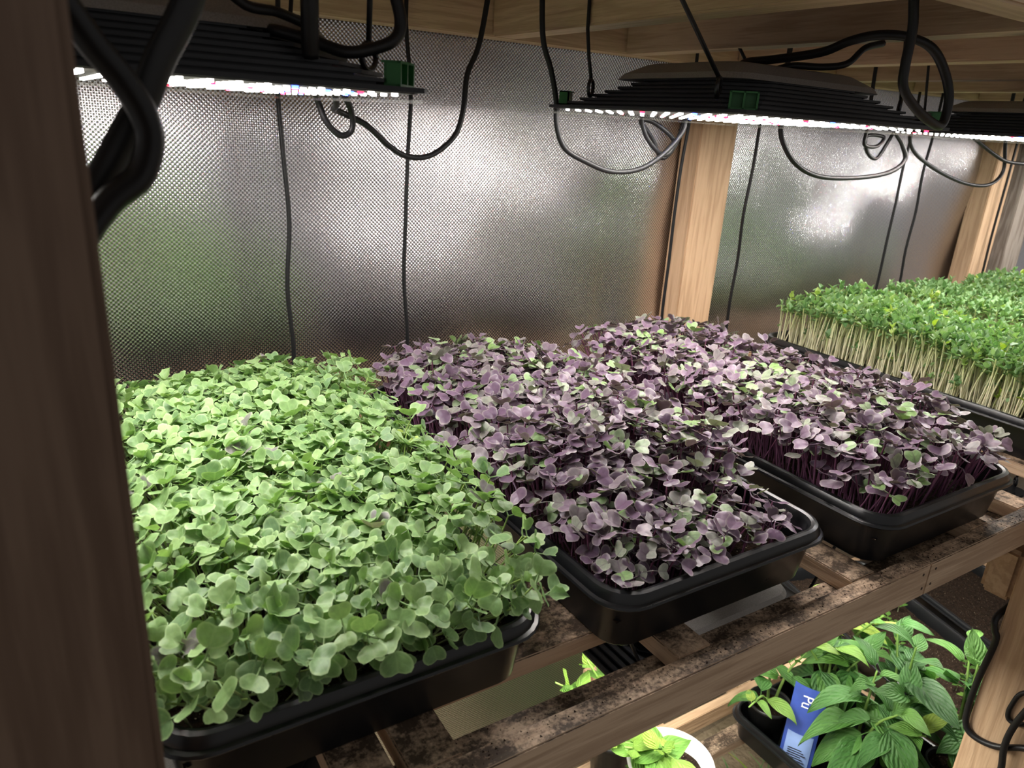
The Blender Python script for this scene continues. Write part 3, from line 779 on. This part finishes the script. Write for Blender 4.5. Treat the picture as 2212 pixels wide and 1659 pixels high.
grow_light(*LOW2, 'black panel grow light slung under the main shelf below the radish', False)
grow_light(*LOW1, 'black panel grow light slung under the main shelf below the kale', False)
grow_light(*LOW3, 'black panel grow light slung under the main shelf below the pea shoots', False)

# ------------------------------------------------------------------ cords, cables and ropes
def cord(name, pts, r, label, cat, group=None, sub=6, flat=1.0, seg=8):
    o = tube(name, pts, r, M_CABLE, None, seg, sub, flat); tag(o, label, cat, group); return o
def hang(Lp, sx, sy, top, where, via=None):
    a = Vector((Lp[0] + sx * (LA / 2 - 0.022), Lp[1] + sy * (LB / 2 - 0.055), Lp[2] + 0.034))
    cord('hanging_cord', [a, Vector(via) if via else a.lerp(Vector(top), 0.5), top], 0.0021, 'thin black cord holding the grow light over the ' + where, 'cord', 'hanging cords over the ' + where, 2)
for Lp, wh, tops in ((L1, 'kale', [(-1, -1, (-0.33, 0.15, 0.606)), (1, -1, (-0.12, 0.19, 0.606)), (-1, 1, (-0.33, 0.42, 0.606)), (1, 1, (-0.10, 0.42, 0.606))]),
                     (L2, 'radish', [(-1, -1, (0.035, 0.15, 0.606)), (1, -1, (0.480, 0.17, 0.520)), (-1, 1, (0.2224, 0.40, 0.6075)), (1, 1, (0.475, 0.40, 0.520))]),
                     (L3, 'pea shoots', [(-1, -1, (0.998, 0.17, 0.520)), (1, -1, (1.26, 0.17, 0.520)), (-1, 1, (0.90, 0.40, 0.606)), (1, 1, (1.26, 0.40, 0.520))])):
    for sx, sy, t in tops: hang(Lp, sx, sy, t, wh, (0.2224, 0.398, 0.514) if wh == 'radish' and (sx, sy) == (-1, 1) else None)
for Lp, wh, xs in ((LOW2, 'light under the radish shelf', (0.092, 0.532)), (LOW1, 'light under the kale shelf', (-0.420, -0.160)), (LOW3, 'light under the pea shoot shelf', (0.806, 1.158))):
    for sx, tx in ((-1, xs[0]), (1, xs[1])):
        for sy in (-1, 1):
            a = Vector((Lp[0] + sx * (LA / 2 - 0.022), Lp[1] + sy * (LB / 2 - 0.055), Lp[2] + 0.034)); b = Vector((tx, a.y + 0.02 * sy, -0.0178))
            cord('hanging_cord', [a, a.lerp(b, 0.5), b], 0.0021, 'thin black cord from a slat to the grow ' + wh, 'cord', 'hanging cords of the ' + wh, 2)
for sx, tx in ((-1, 1.60), (1, 1.93)):
    for sy in (-1, 1):
        a = Vector((L4[0] + sx * (LA / 2 - 0.022), L4[1] + sy * (LB / 2 - 0.055), L4[2] + 0.034)); b = Vector((tx, a.y, 0.6075))
        cord('hanging_cord', [a, a.lerp(b, 0.5), b], 0.0021, 'thin black cord holding the added grow light by the far stud', 'cord', 'hanging cords of the added light', 2)
rg = np.random.default_rng(33)
for x, lab in ((-0.072, 'black rope hanging down the silver wall behind the kale'), (0.094, 'black rope hanging down the silver wall between kale and radish'), (0.606, 'black rope hanging in front of the wall stud by the radish'), (0.784, 'black rope hanging just past the wall stud behind the radish'),
               (1.262, 'black rope hanging behind the pea shoots, joined by a cable coil'), (1.346, 'black rope hanging behind the middle pea tray'), (1.724, 'black rope hanging in front of the far wall stud')):
    pts = [(x + rg.normal(0, 0.0022), 0.609 + rg.normal(0, 0.001), z) for z in np.linspace(0.519 if abs(x - 1.262) < 0.01 else 0.6085, -0.32, 12)]
    cord('rope', pts, 0.0029, lab, 'rope', 'ropes along the wall', 4)

C = cord
def up(dy, pts): return [(x, y + dy, z) for x, y, z in pts]
C('power_cable', [(-0.140, 0.330, 0.4489), (-0.124, 0.337, 0.4447), (-0.108, 0.346, 0.4385), (-0.092, 0.362, 0.428), (-0.078, 0.395, 0.415), (-0.062, 0.448, 0.410), (-0.045, 0.470, 0.407), (-0.018, 0.470, 0.396), (0.009, 0.470, 0.375), (0.032, 0.470, 0.364), (0.062, 0.470, 0.366), (0.092, 0.470, 0.388), (0.103, 0.470, 0.417), (0.107, 0.470, 0.458), (0.123, 0.470, 0.499), (0.14, 0.47, 0.6085)], 0.0033, 'black power cable drooping past the end of the kale light', 'cable')
C('power_cable', [(-0.140, 0.388, 0.4489), (-0.124, 0.396, 0.4447), (-0.107, 0.408, 0.4385), (-0.090, 0.430, 0.430), (-0.081, 0.441, 0.416), (-0.073, 0.440, 0.397), (-0.059, 0.440, 0.385), (-0.047, 0.440, 0.389), (-0.046, 0.437, 0.403), (-0.056, 0.428, 0.421), (-0.082, 0.404, 0.4370), (-0.108, 0.385, 0.4390), (-0.124, 0.378, 0.4447), (-0.140, 0.372, 0.4489)], 0.0033, 'small black cable loop below the kale light', 'cable')
C('power_cable', [(-0.372, -0.0265, 0.600), (-0.356, -0.0250, 0.500), (-0.340, -0.0220, 0.465), (-0.323, -0.020, 0.440), (-0.315, -0.020, 0.427), (-0.306, -0.020, 0.415), (-0.300, -0.020, 0.403), (-0.299, -0.020, 0.393), (-0.304, -0.020, 0.380), (-0.316, -0.020, 0.370), (-0.330, -0.0215, 0.350), (-0.348, -0.0245, 0.31), (-0.362, -0.0265, 0.20), (-0.364, -0.0265, 0.003)], 0.0070, 'thick black cable looping out beside the near post', 'cable', flat=0.7)
C('power_cable', [(-0.250, 0.002, 0.5195), (-0.266, -0.001, 0.478), (-0.278, -0.003, 0.446), (-0.290, -0.005, 0.425), (-0.298, -0.005, 0.408), (-0.310, -0.005, 0.388), (-0.322, -0.005, 0.367), (-0.342, -0.006, 0.33), (-0.372, -0.010, 0.25), (-0.390, -0.020, 0.16), (-0.394, -0.024, 0.003)], 0.0066, 'straight black cable crossing behind the thick loop at the near post', 'cable', flat=0.6)
C('power_cable', [(-0.275, 0.155, 0.6085), (-0.245, 0.160, 0.500), (-0.219, 0.165, 0.469), (-0.195, 0.168, 0.4655), (-0.174, 0.177, 0.4612), (-0.166, 0.188, 0.4600), (-0.166, 0.202, 0.4595)], 0.0033, 'black cable lying over the top of the kale light', 'cable')
C('power_cable', [(-0.182, 0.146, 0.6085), (-0.181, 0.146, 0.540), (-0.181, 0.146, 0.478), (-0.180, 0.150, 0.457), (-0.178, 0.156, 0.4405)], 0.0056, 'thick black cable dropping straight onto the kale light', 'cable')
C('power_cable', [(-0.150, 0.152, 0.6085), (-0.138, 0.154, 0.530), (-0.121, 0.156, 0.486), (-0.116, 0.156, 0.467), (-0.121, 0.156, 0.4560), (-0.136, 0.159, 0.4492), (-0.152, 0.164, 0.4462), (-0.170, 0.175, 0.4515), (-0.188, 0.187, 0.4560), (-0.192, 0.202, 0.4575)], 0.0042, 'black cable curving down to the end of the kale light', 'cable')
C('power_cable', [(0.195, 0.46, 0.6085), (0.202, 0.460, 0.512), (0.218, 0.460, 0.472), (0.229, 0.460, 0.438), (0.233, 0.460, 0.408), (0.248, 0.460, 0.381), (0.284, 0.460, 0.365), (0.329, 0.460, 0.353), (0.378, 0.460, 0.357), (0.418, 0.460, 0.377), (0.452, 0.460, 0.410), (0.453, 0.458, 0.436), (0.452, 0.435, 0.4480)], 0.0035, 'black power cable drooping below the radish light by the stud', 'cable')
C('power_cable', [(0.386, 0.425, 0.4480), (0.383, 0.455, 0.4470)] + up(0.021, [(0.382, 0.450, 0.428), (0.396, 0.450, 0.399), (0.426, 0.450, 0.378), (0.443, 0.450, 0.382), (0.445, 0.450, 0.400), (0.410, 0.456, 0.420), (0.392, 0.462, 0.420), (0.418, 0.464, 0.399), (0.440, 0.462, 0.372), (0.456, 0.455, 0.39), (0.464, 0.450, 0.425)]) + [(0.468, 0.458, 0.4460), (0.468, 0.425, 0.4480)], 0.0032, 'twisted black cable loops under the radish light near the stud', 'cable')
C('power_cable', [(0.648, 0.46, 0.6085), (0.650, 0.46, 0.52), (0.652, 0.460, 0.450), (0.656, 0.460, 0.432), (0.671, 0.460, 0.402), (0.712, 0.460, 0.371), (0.777, 0.460, 0.353), (0.879, 0.460, 0.352), (0.972, 0.460, 0.363), (1.013, 0.460, 0.386), (0.992, 0.460, 0.413), (0.958, 0.458, 0.437), (0.956, 0.432, 0.4497)], 0.0040, 'long black cable sagging between the radish light and pea light', 'cable')
C('power_cable', [(0.884, 0.475, 0.6085), (0.892, 0.473, 0.500), (0.896, 0.471, 0.440)] + up(0.021, [(0.897, 0.450, 0.426), (0.900, 0.450, 0.407), (0.939, 0.452, 0.406), (0.960, 0.456, 0.422), (0.917, 0.461, 0.422), (0.932, 0.464, 0.396), (0.961, 0.462, 0.385), (0.975, 0.456, 0.413), (0.977, 0.448, 0.434)]) + [(0.980, 0.455, 0.4500), (0.985, 0.425, 0.4525)], 0.0032, 'tangled black cable coil under the pea light', 'cable')
C('power_cable', [(1.024, 0.425, 0.4528), (1.024, 0.458, 0.4470)] + up(0.0, [(1.028, 0.470, 0.430), (1.060, 0.472, 0.399), (1.153, 0.472, 0.368), (1.267, 0.472, 0.345), (1.359, 0.472, 0.344), (1.401, 0.472, 0.373), (1.376, 0.472, 0.436), (1.36, 0.472, 0.52), (1.36, 0.472, 0.6085)]), 0.0036, 'black cable hanging in a wide loop under the pea light', 'cable')
C('power_cable', [(1.190, 0.428, 0.4500), (1.200, 0.456, 0.4450), (1.226, 0.461, 0.434), (1.327, 0.460, 0.403), (1.390, 0.460, 0.391), (1.490, 0.460, 0.391), (1.60, 0.462, 0.41), (1.66, 0.465, 0.52), (1.665, 0.465, 0.6085)], 0.0036, 'black cable running on past the far wall stud', 'cable')
C('power_cable', [(0.325, 0.080, 0.6085), (0.335, 0.080, 0.541), (0.345, 0.080, 0.509), (0.346, 0.080, 0.479), (0.351, 0.080, 0.460), (0.375, 0.080, 0.445), (0.408, 0.080, 0.433), (0.433, 0.082, 0.432), (0.437, 0.084, 0.457), (0.424, 0.088, 0.481), (0.400, 0.092, 0.499), (0.372, 0.102, 0.506), (0.352, 0.118, 0.506), (0.343, 0.140, 0.501), (0.342, 0.17, 0.492), (0.341, 0.230, 0.4870), (0.343, 0.265, 0.4855), (0.350, 0.290, 0.4770)], 0.0044, 'thick black cable hanging in a big loop from the joists', 'cable')
C('power_cable', [(0.480, 0.196, 0.5150), (0.449, 0.196, 0.507), (0.427, 0.198, 0.490), (0.406, 0.212, 0.4850), (0.380, 0.232, 0.4846), (0.364, 0.246, 0.4780)], 0.0036, 'black cable lying over the top of the radish light', 'cable')
C('power_cable', [(0.66, -0.0290, -0.140), (0.6300, -0.0285, -0.150), (0.6275, -0.032, -0.165), (0.6295, -0.036, -0.182), (0.6295, -0.031, -0.249), (0.6295, -0.031, -0.296), (0.6298, -0.036, -0.321), (0.6298, -0.051, -0.327), (0.6298, -0.075, -0.320), (0.6298, -0.102, -0.298), (0.6290, -0.124, -0.29), (0.640, -0.1265, -0.285), (0.675, -0.1262, -0.28)], 0.0042, 'black cable wrapped around the front post below the main shelf', 'cable')
C('power_cable', [(0.680, -0.1252, -0.20), (0.640, -0.1252, -0.205), (0.6302, -0.119, -0.212), (0.6308, -0.083, -0.226), (0.6308, -0.074, -0.254), (0.6308, -0.075, -0.272), (0.6308, -0.084, -0.274), (0.6308, -0.101, -0.262), (0.6302, -0.119, -0.25), (0.640, -0.1252, -0.245), (0.680, -0.1252, -0.24)], 0.0030, 'thin black cord looped against the front post', 'cable')
C('power_cable', [(0.690, -0.1265, -0.178), (0.640, -0.1268, -0.182), (0.6260, -0.121, -0.187), (0.6220, -0.104, -0.208), (0.6215, -0.091, -0.250), (0.6215, -0.085, -0.284), (0.6210, -0.085, -0.311), (0.6235, -0.089, -0.346), (0.6295, -0.09, -0.42), (0.6298, -0.09, -0.60), (0.6298, -0.09, -0.90), (0.6290, -0.09, -1.148)], 0.0042, 'black cable running down the side of the front post', 'cable')

# ------------------------------------------------------------------ lower shelf plants
for v in range(4):
    LIB.items['pepper_leaf%d' % v] = oval_leaf(0.058, 0.092, 0.016, 40 + v, 0.8, 13, 9, 0.30, 0.42, 0.05)
    LIB.items['basil_leaf%d' % v] = oval_leaf(0.042, 0.058, 0.008, 60 + v, 0.5, 11, 7, -0.35, 0.35, 0.06)
    LIB.items['small_leaf%d' % v] = oval_leaf(0.009, 0.012, 0.002, 80 + v, 0.3, 5, 3, 0.3, 0.2, 0)

def pot(parent, r, h, mat, soil_z, seg=28, white=False):
    pr = [(r * 0.74, 0), (r * 0.95, h * 0.90), (r, h * 0.91), (r * 1.03, h * 0.955), (r * 1.0, h), (r * 0.95, h), (r * 0.92, h * 0.93), (r * 0.88, soil_z - 0.01)]
    v, f = lathe_vf(pr, seg); obj('pot', mesh('pot', v, f, (mat,), True), parent)
    k = 9; V = [(0, 0, soil_z + 0.004)]; F = []
    for i in range(1, k):
        for j in range(20):
            a = 2 * math.pi * j / 20; rr = r * 0.90 * i / (k - 1); V.append((rr * math.cos(a), rr * math.sin(a), soil_z + RNG.normal(0, 0.0018)))
    F += [(0, 1 + j, 1 + (j + 1) % 20) for j in range(20)]
    for i in range(k - 2):
        F += [(1 + i * 20 + j, 1 + (i + 1) * 20 + j, 1 + (i + 1) * 20 + (j + 1) % 20, 1 + i * 20 + (j + 1) % 20) for j in range(20)]
    obj('soil', mesh('soil', V, F, (M_SOIL,), True), parent)

FOLIAGE = []      # (thing name, tree) of everything that stands on the lower shelf so far
def add_obstacle(o, M): FOLIAGE.append((None, world_tree(o.data if hasattr(o, 'data') else o, M)))
def leafy(root, base_z, tops, kind, mat, per, rg, tone, scale=1.0, up=0.0):
    """stems from the soil to each top, pairs of leaves up each stem, a whorl at the tip"""
    for tx, ty, tz in tops:
        b = Vector((tx * 0.12, ty * 0.12, base_z)); e = Vector((tx, ty, tz)); mid = b.lerp(e, 0.5) + Vector((-tx * 0.12, -ty * 0.12, 0.02))
        pts = catmull([b, mid, e], 5); v, f = tube_vf(pts, lambda t: 0.0034 * (1 - 0.55 * t), 6)
        sm = mesh('stem', v, f, (M_WSTEM,), True, attrs={'edge': np.linspace(0, 1, len(v))}); obj('stem', sm, root); FOLIAGE.append((root.name, world_tree(sm, Matrix.Translation(root.location))))
        az = rg.uniform(0, 6.28)
        for i in range(per):
            t = 0.30 + 0.70 * (i + 1) / per; p = pts[min(len(pts) - 1, int(t * (len(pts) - 1)))]
            az += 2.2 + rg.normal(0, 0.3)
            s = scale * (rg.uniform(0.75, 1.15) if i < per - 3 else rg.uniform(0.42, 0.7))
            key = '%s%d' % (kind, rg.integers(4)); P, F, E_, U_ = LIB.items[key]; W = Matrix.Translation(root.location); best = None
            for attempt in range(16):
                el = R((rg.uniform(-28, 22) if i < per - 3 else rg.uniform(20, 60)) + up)
                m = Matrix.Translation(p) @ rotm('Z', az + attempt * 0.45 * (1 if attempt % 2 else -1)) @ rotm('X', el) @ rotm('Y', rg.normal(0, 0.25)) @ Matrix.Scale(s * (1 - 0.02 * attempt), 4)
                X = np.array(W @ m); tr = BVHTree.FromPolygons((P @ X[:3, :3].T + X[:3, 3]).tolist(), F)
                hits = sum(len(tr.overlap(q)) for nm, q in FOLIAGE if nm != root.name)
                if best is None or hits < best[0]: best = (hits, m, tr)
                if not hits: break
            FOLIAGE.append((root.name, best[2]))
            o = bpy.data.objects.new('leaf', LIB.get(key, mat)); COL.objects.link(o); o.parent = root
            o.matrix_basis = best[1]
            tn = min(1, max(0, tone + rg.normal(0, 0.16) + (0.25 if i >= per - 3 else 0))); o.color = (tn, tn, tn, 1)

# tray with the pepper plants
make_tray(0.655, -0.012, 'black plastic tray carrying the potted pepper plants', 0.0, ZL, me=tray_mesh(0.28, 0.367), soil=None, group='black trays on the lower shelf')
# blue plant label with its print, standing in the tray
lb = empty('plant_label', (0.684, 0.214, ZL + 0.012), R(-62)); tag(lb, 'glossy blue printed plant label standing in the pepper tray', 'label')
def curved_sheet(name, w, h, z0, rad, mat, off=0.0, cols=10, th=0.0008, parent=None, round_bottom=False):
    V = []
    for s in (0, 1):
        for j in range(8):
            for i in range(cols + 1):
                a = (i / cols - 0.5) * w; zz = z0 + h * j / 7
                if round_bottom and j < 2:
                    a *= (0.80, 0.95)[j]
                V.append((rad * math.sin(a / rad), rad * (1 - math.cos(a / rad)) + s * th + off, zz))
    n = (cols + 1) * 8; F = []
    for j in range(7):
        for i in range(cols):
            q = (j * (cols + 1) + i, j * (cols + 1) + i + 1, (j + 1) * (cols + 1) + i + 1, (j + 1) * (cols + 1) + i)
            F.append(q); F.append(tuple(k + n for k in q[::-1]))
    o = obj(name, mesh(name, V, F, (mat,), True), parent); return o
s1 = curved_sheet('label_back', 0.060, 0.165, 0.0, 0.05, M_BLUE, parent=lb); s1.rotation_euler = (R(-12), 0, 0)
s2 = curved_sheet('label_panel', 0.046, 0.075, 0.0, 0.05, M_LBLUE, off=-0.0012, parent=s1, round_bottom=True)
def text_part(s, size, parent, loc, rot, mat, name='lettering'):
    cu = bpy.data.curves.new(name, 'FONT'); cu.body = s; cu.size = size; cu.extrude = 0.0002
    to = bpy.data.objects.new('tmp_text', cu); me = bpy.data.meshes.new_from_object(to); bpy.data.objects.remove(to); bpy.data.curves.remove(cu)
    me.materials.clear(); me.materials.append(mat); me.name = name
    o = obj(name, me, parent); o.location = loc; o.rotation_euler = rot; return o
text_part('Pu', 0.026, s1, (-0.010, -0.0016, 0.152), (R(90), R(90), 0), M_PRINT)
lv, lf = [], []
for k in range(9):
    p, q = box_vf(-0.016, 0.016 - 0.004 * (k % 3), -0.0022, -0.0016, 0.012 + 0.0042 * k, 0.0135 + 0.0042 * k); lf += [tuple(i + len(lv) for i in t) for t in q]; lv += p
obj('small_print', mesh('small_print', lv, lf, (M_INK,)), s1)
# white tag with a bar code
tg = empty('plant_tag', (0.762, 0.060, ZL + 0.075), R(-50)); tag(tg, 'small white plant tag with a bar code among the pepper leaves', 'label')
p, q = box_vf(-0.014, 0.014, -0.0004, 0.0004, -0.07, 0.035); obj('tag_sheet', mesh('tag_sheet', p, q, (M_WHITE,)), tg)
lv, lf = [], []
for k in range(14):
    x = -0.0105 + 0.0016 * k; p, q = box_vf(x, x + (0.0005, 0.0009, 0.0003)[k % 3], -0.0009, -0.0004, 0.0, 0.018); lf += [tuple(i + len(lv) for i in t) for t in q]; lv += p
obj('bar_code', mesh('bar_code', lv, lf, (M_INK,)), tg)

bpy.context.view_layer.update()
for r_ in (lb, tg):
    for o in r_.children_recursive:
        if o.type == 'MESH': FOLIAGE.append((r_.name, world_tree(o.data, o.matrix_world)))
for o in rack.children:
    if o.name.startswith(('lower', 'post')): FOLIAGE.append(('shelf_rack', world_tree(o.data, o.matrix_world)))
rg = np.random.default_rng(77)
PEPP = [((0.714, 0.303), 'pepper plant with drooping side shoot beside the blue label', [(-0.115, -0.035, 0.150), (0.02, 0.05, 0.20), (0.05, -0.02, 0.19)], 0.62, 6),
        ((0.750, 0.152), 'broad-leaved dark pepper plant beside the tray rim', [(0.01, -0.05, 0.20), (0.05, 0.02, 0.22), (0.03, -0.09, 0.18)], 0.42, 9),
        ((0.808, 0.250), 'pepper plant standing in the middle of the potted tray', [(0.0, 0.02, 0.22), (-0.05, 0.03, 0.21), (0.05, -0.03, 0.20)], 0.45, 9),
        ((0.838, 0.138), 'dark glossy pepper plant behind the front post', [(0.0, 0.0, 0.28), (0.07, 0.07, 0.25), (-0.04, -0.03, 0.21)], 0.24, 10),
        ((0.884, 0.303), 'yellowing pepper plant next to the seedling trays', [(0.0, 0.02, 0.25), (0.06, -0.05, 0.23), (-0.05, 0.03, 0.19)], 0.66, 8),
        ((0.876, 0.047), 'large-leaved dark pepper plant next to the seedling trays', [(0.03, 0.02, 0.27), (0.09, 0.06, 0.26), (0.05, -0.05, 0.24)], 0.3, 10)]
for (x, y), lab, tops, tone, per in PEPP:      # every pot is known before the leaves grow
    pv, pf = lathe_vf([(0.030, 0), (0.041, 0.085)], 16); FOLIAGE.append(('pot', BVHTree.FromPolygons([Vector(q) + Vector((x, y, ZL + 0.004)) for q in pv], pf)))
for (x, y), lab, tops, tone, per in PEPP:
    t = empty('pepper_plant', (x, y, ZL + 0.004)); tag(t, lab, 'pepper plant', 'potted pepper plants')
    pot(t, 0.040, 0.085, M_POTBLK, 0.072)
    leafy(t, 0.070, tops, 'pepper_leaf', M_PEPPER, per, rg, tone, 0.72 if tone == 0.62 else 1.0)
    if tone == 0.42:
        v, f = lathe_vf([(0.0008, -0.045), (0.008, -0.036), (0.011, -0.015), (0.012, 0.0), (0.006, 0.006), (0.0018, 0.010), (0.0016, 0.025)], 12)
        o = obj('pepper_fruit', mesh('pepper_fruit', v, f, (M_PEPPERFRUIT,), True), t); o.location = (0.01, -0.05, 0.13)

# basil in the white pot, and a second basil behind it
t = empty('potted_basil', (0.420, 0.268, ZL)); tag(t, 'bright green basil in a round white pot', 'basil plant')
pot(t, 0.070, 0.125, M_WHITE, 0.092, 40)
leafy(t, 0.090, [(-0.08, 0.03, 0.165), (-0.045, -0.01, 0.175), (-0.09, 0.06, 0.16), (-0.02, 0.04, 0.16), (-0.06, -0.05, 0.14)], 'basil_leaf', M_BASIL, 7, np.random.default_rng(5), 0.62, 0.95)
t = empty('potted_basil', (0.400, 0.386, ZL)); tag(t, 'tall basil in a black pot behind the white pot', 'basil plant')
pot(t, 0.043, 0.090, M_POTBLK, 0.075)
leafy(t, 0.075, [(0.000, 0.035, 0.245), (-0.05, 0.035, 0.240), (-0.125, 0.02, 0.235), (0.03, 0.04, 0.19)], 'basil_leaf', M_BASIL, 6, np.random.default_rng(8), 0.50, 1.1, 18)

# seedling trays farther along the lower shelf
make_tray(0.980, 0.100, 'black tray of tiny green seedlings beside the pepper plants', R(-15), ZL, group='black trays on the lower shelf')
make_tray(1.300, 0.095, 'black tray of bare speckled soil on the lower shelf', R(-15), ZL, group='black trays on the lower shelf')
rg = np.random.default_rng(41)
for k in range(34):
    u, v = rg.uniform(0.04, 0.24), rg.uniform(0.04, 0.46); c, s_ = math.cos(R(-15)), math.sin(R(-15))
    root = empty('tiny_seedling', (0.98 + c * u - s_ * v, 0.10 + s_ * u + c * v, ZL + SOIL_Z - 0.001), rg.uniform(0, 6)); tag(root, 'tiny round-leaved green seedling in the lower soil tray', 'seedling', 'tiny seedlings in the lower tray')
    h = rg.uniform(0.008, 0.02); o = obj('stem', LIB.get('kale_stem0', M_KSTEM), root); o.scale = (1, 1, h)
    for i in range(rg.integers(2, 5)):
        o = obj('leaf', LIB.get('small_leaf%d' % rg.integers(4), M_BASIL), root); o.matrix_basis = Matrix.Translation((0, 0, h)) @ rotm('Z', i * 1.6 + rg.normal(0, 0.2)) @ rotm('X', R(rg.uniform(0, 30))) @ Matrix.Scale(rg.uniform(0.8, 1.4), 4)
        tn = float(rg.uniform(0.3, 0.8)); o.color = (tn, tn, tn, 1)
# white bucket farther along
t = empty('bucket', (1.735, 0.270, ZL)); tag(t, 'white plastic bucket standing past the bare soil tray', 'bucket')
v, f = lathe_vf([(0.075, 0), (0.090, 0.19), (0.095, 0.192), (0.096, 0.203), (0.091, 0.205), (0.087, 0.19), (0.073, 0.006)], 36); obj('bucket_body', mesh('bucket_body', v, f, (M_WHITE,), True), t)
hp = [(0.093 * math.cos(a), -0.098 * math.sin(a), 0.182 - 0.05 * abs(math.sin(a))) for a in np.linspace(0, math.pi, 13)]
v, f = tube_vf(catmull(hp, 3), 0.0022, 6); obj('bucket_handle', mesh('bucket_handle', v, f, (M_GALV,), True), t)

# weeds on the ground below
rg = np.random.default_rng(55); VS, FS, ES, US, TS = [], [], [], [], []; n0 = 0
P, F, E, U = oval_leaf(0.006, 0.09, 0.0, 99, 0.9, 5, 3, 0.5, 0.35, 0)
for k in range(1500):
    X = np.array(Matrix.Translation((0.95 + rg.normal(0, 0.28), 0.20 + 0.14 * rg.uniform(-2, 2), -1.152)) @ rotm('Z', rg.uniform(0, 6.28)) @ rotm('X', R(rg.uniform(40, 88))) @ Matrix.Scale(rg.uniform(0.6, 1.5), 4))
    Q = P @ X[:3, :3].T + X[:3, 3]
    if ((Q[:, 0] > 0.625) & (Q[:, 0] < 0.682) & (Q[:, 1] < -0.025)).any(): continue
    VS.append(Q); ES.append(E); US.append(U); TS.append(np.full(len(P), rg.random())); FS += [tuple(a + n0 for a in f) for f in F]; n0 += len(P)
tag(obj('grass', mesh('grass', np.vstack(VS), FS, (M_PEA['ATT'],), True, None, {'edge': np.concatenate(ES), 'luv': np.vstack(US), 'tone': np.concatenate(TS)})), 'green grass growing on the ground under the rack', 'grass', kind='stuff')

# soil crumbs spilt on the main rail and slats
rg = np.random.default_rng(66); bv, bf = [], []
for k in range(1500):
    x = rg.uniform(-0.3, 0.62); y = rg.uniform(-0.031, -0.016); z = 0.0
    if rg.random() < 0.5: y = rg.uniform(-0.013, 0.014); z = -0.0185
    s = abs(rg.normal(0, 0.0005)) + 0.0003; i0 = len(bv)
    bv += [(x - s, y - s * 0.6, z - 0.0003), (x + s * 0.8, y - s, z - 0.0003), (x + s * 0.3, y + s, z - 0.0003), (x, y, z + s * 0.6)]; bf += [(i0, i0 + 1, i0 + 3), (i0 + 1, i0 + 2, i0 + 3), (i0 + 2, i0, i0 + 3)]
tag(obj('soil_crumbs', mesh('soil_crumbs', bv, bf, (M_SOIL,))), 'dark soil crumbs spilt along the front rail', 'soil', kind='stuff')
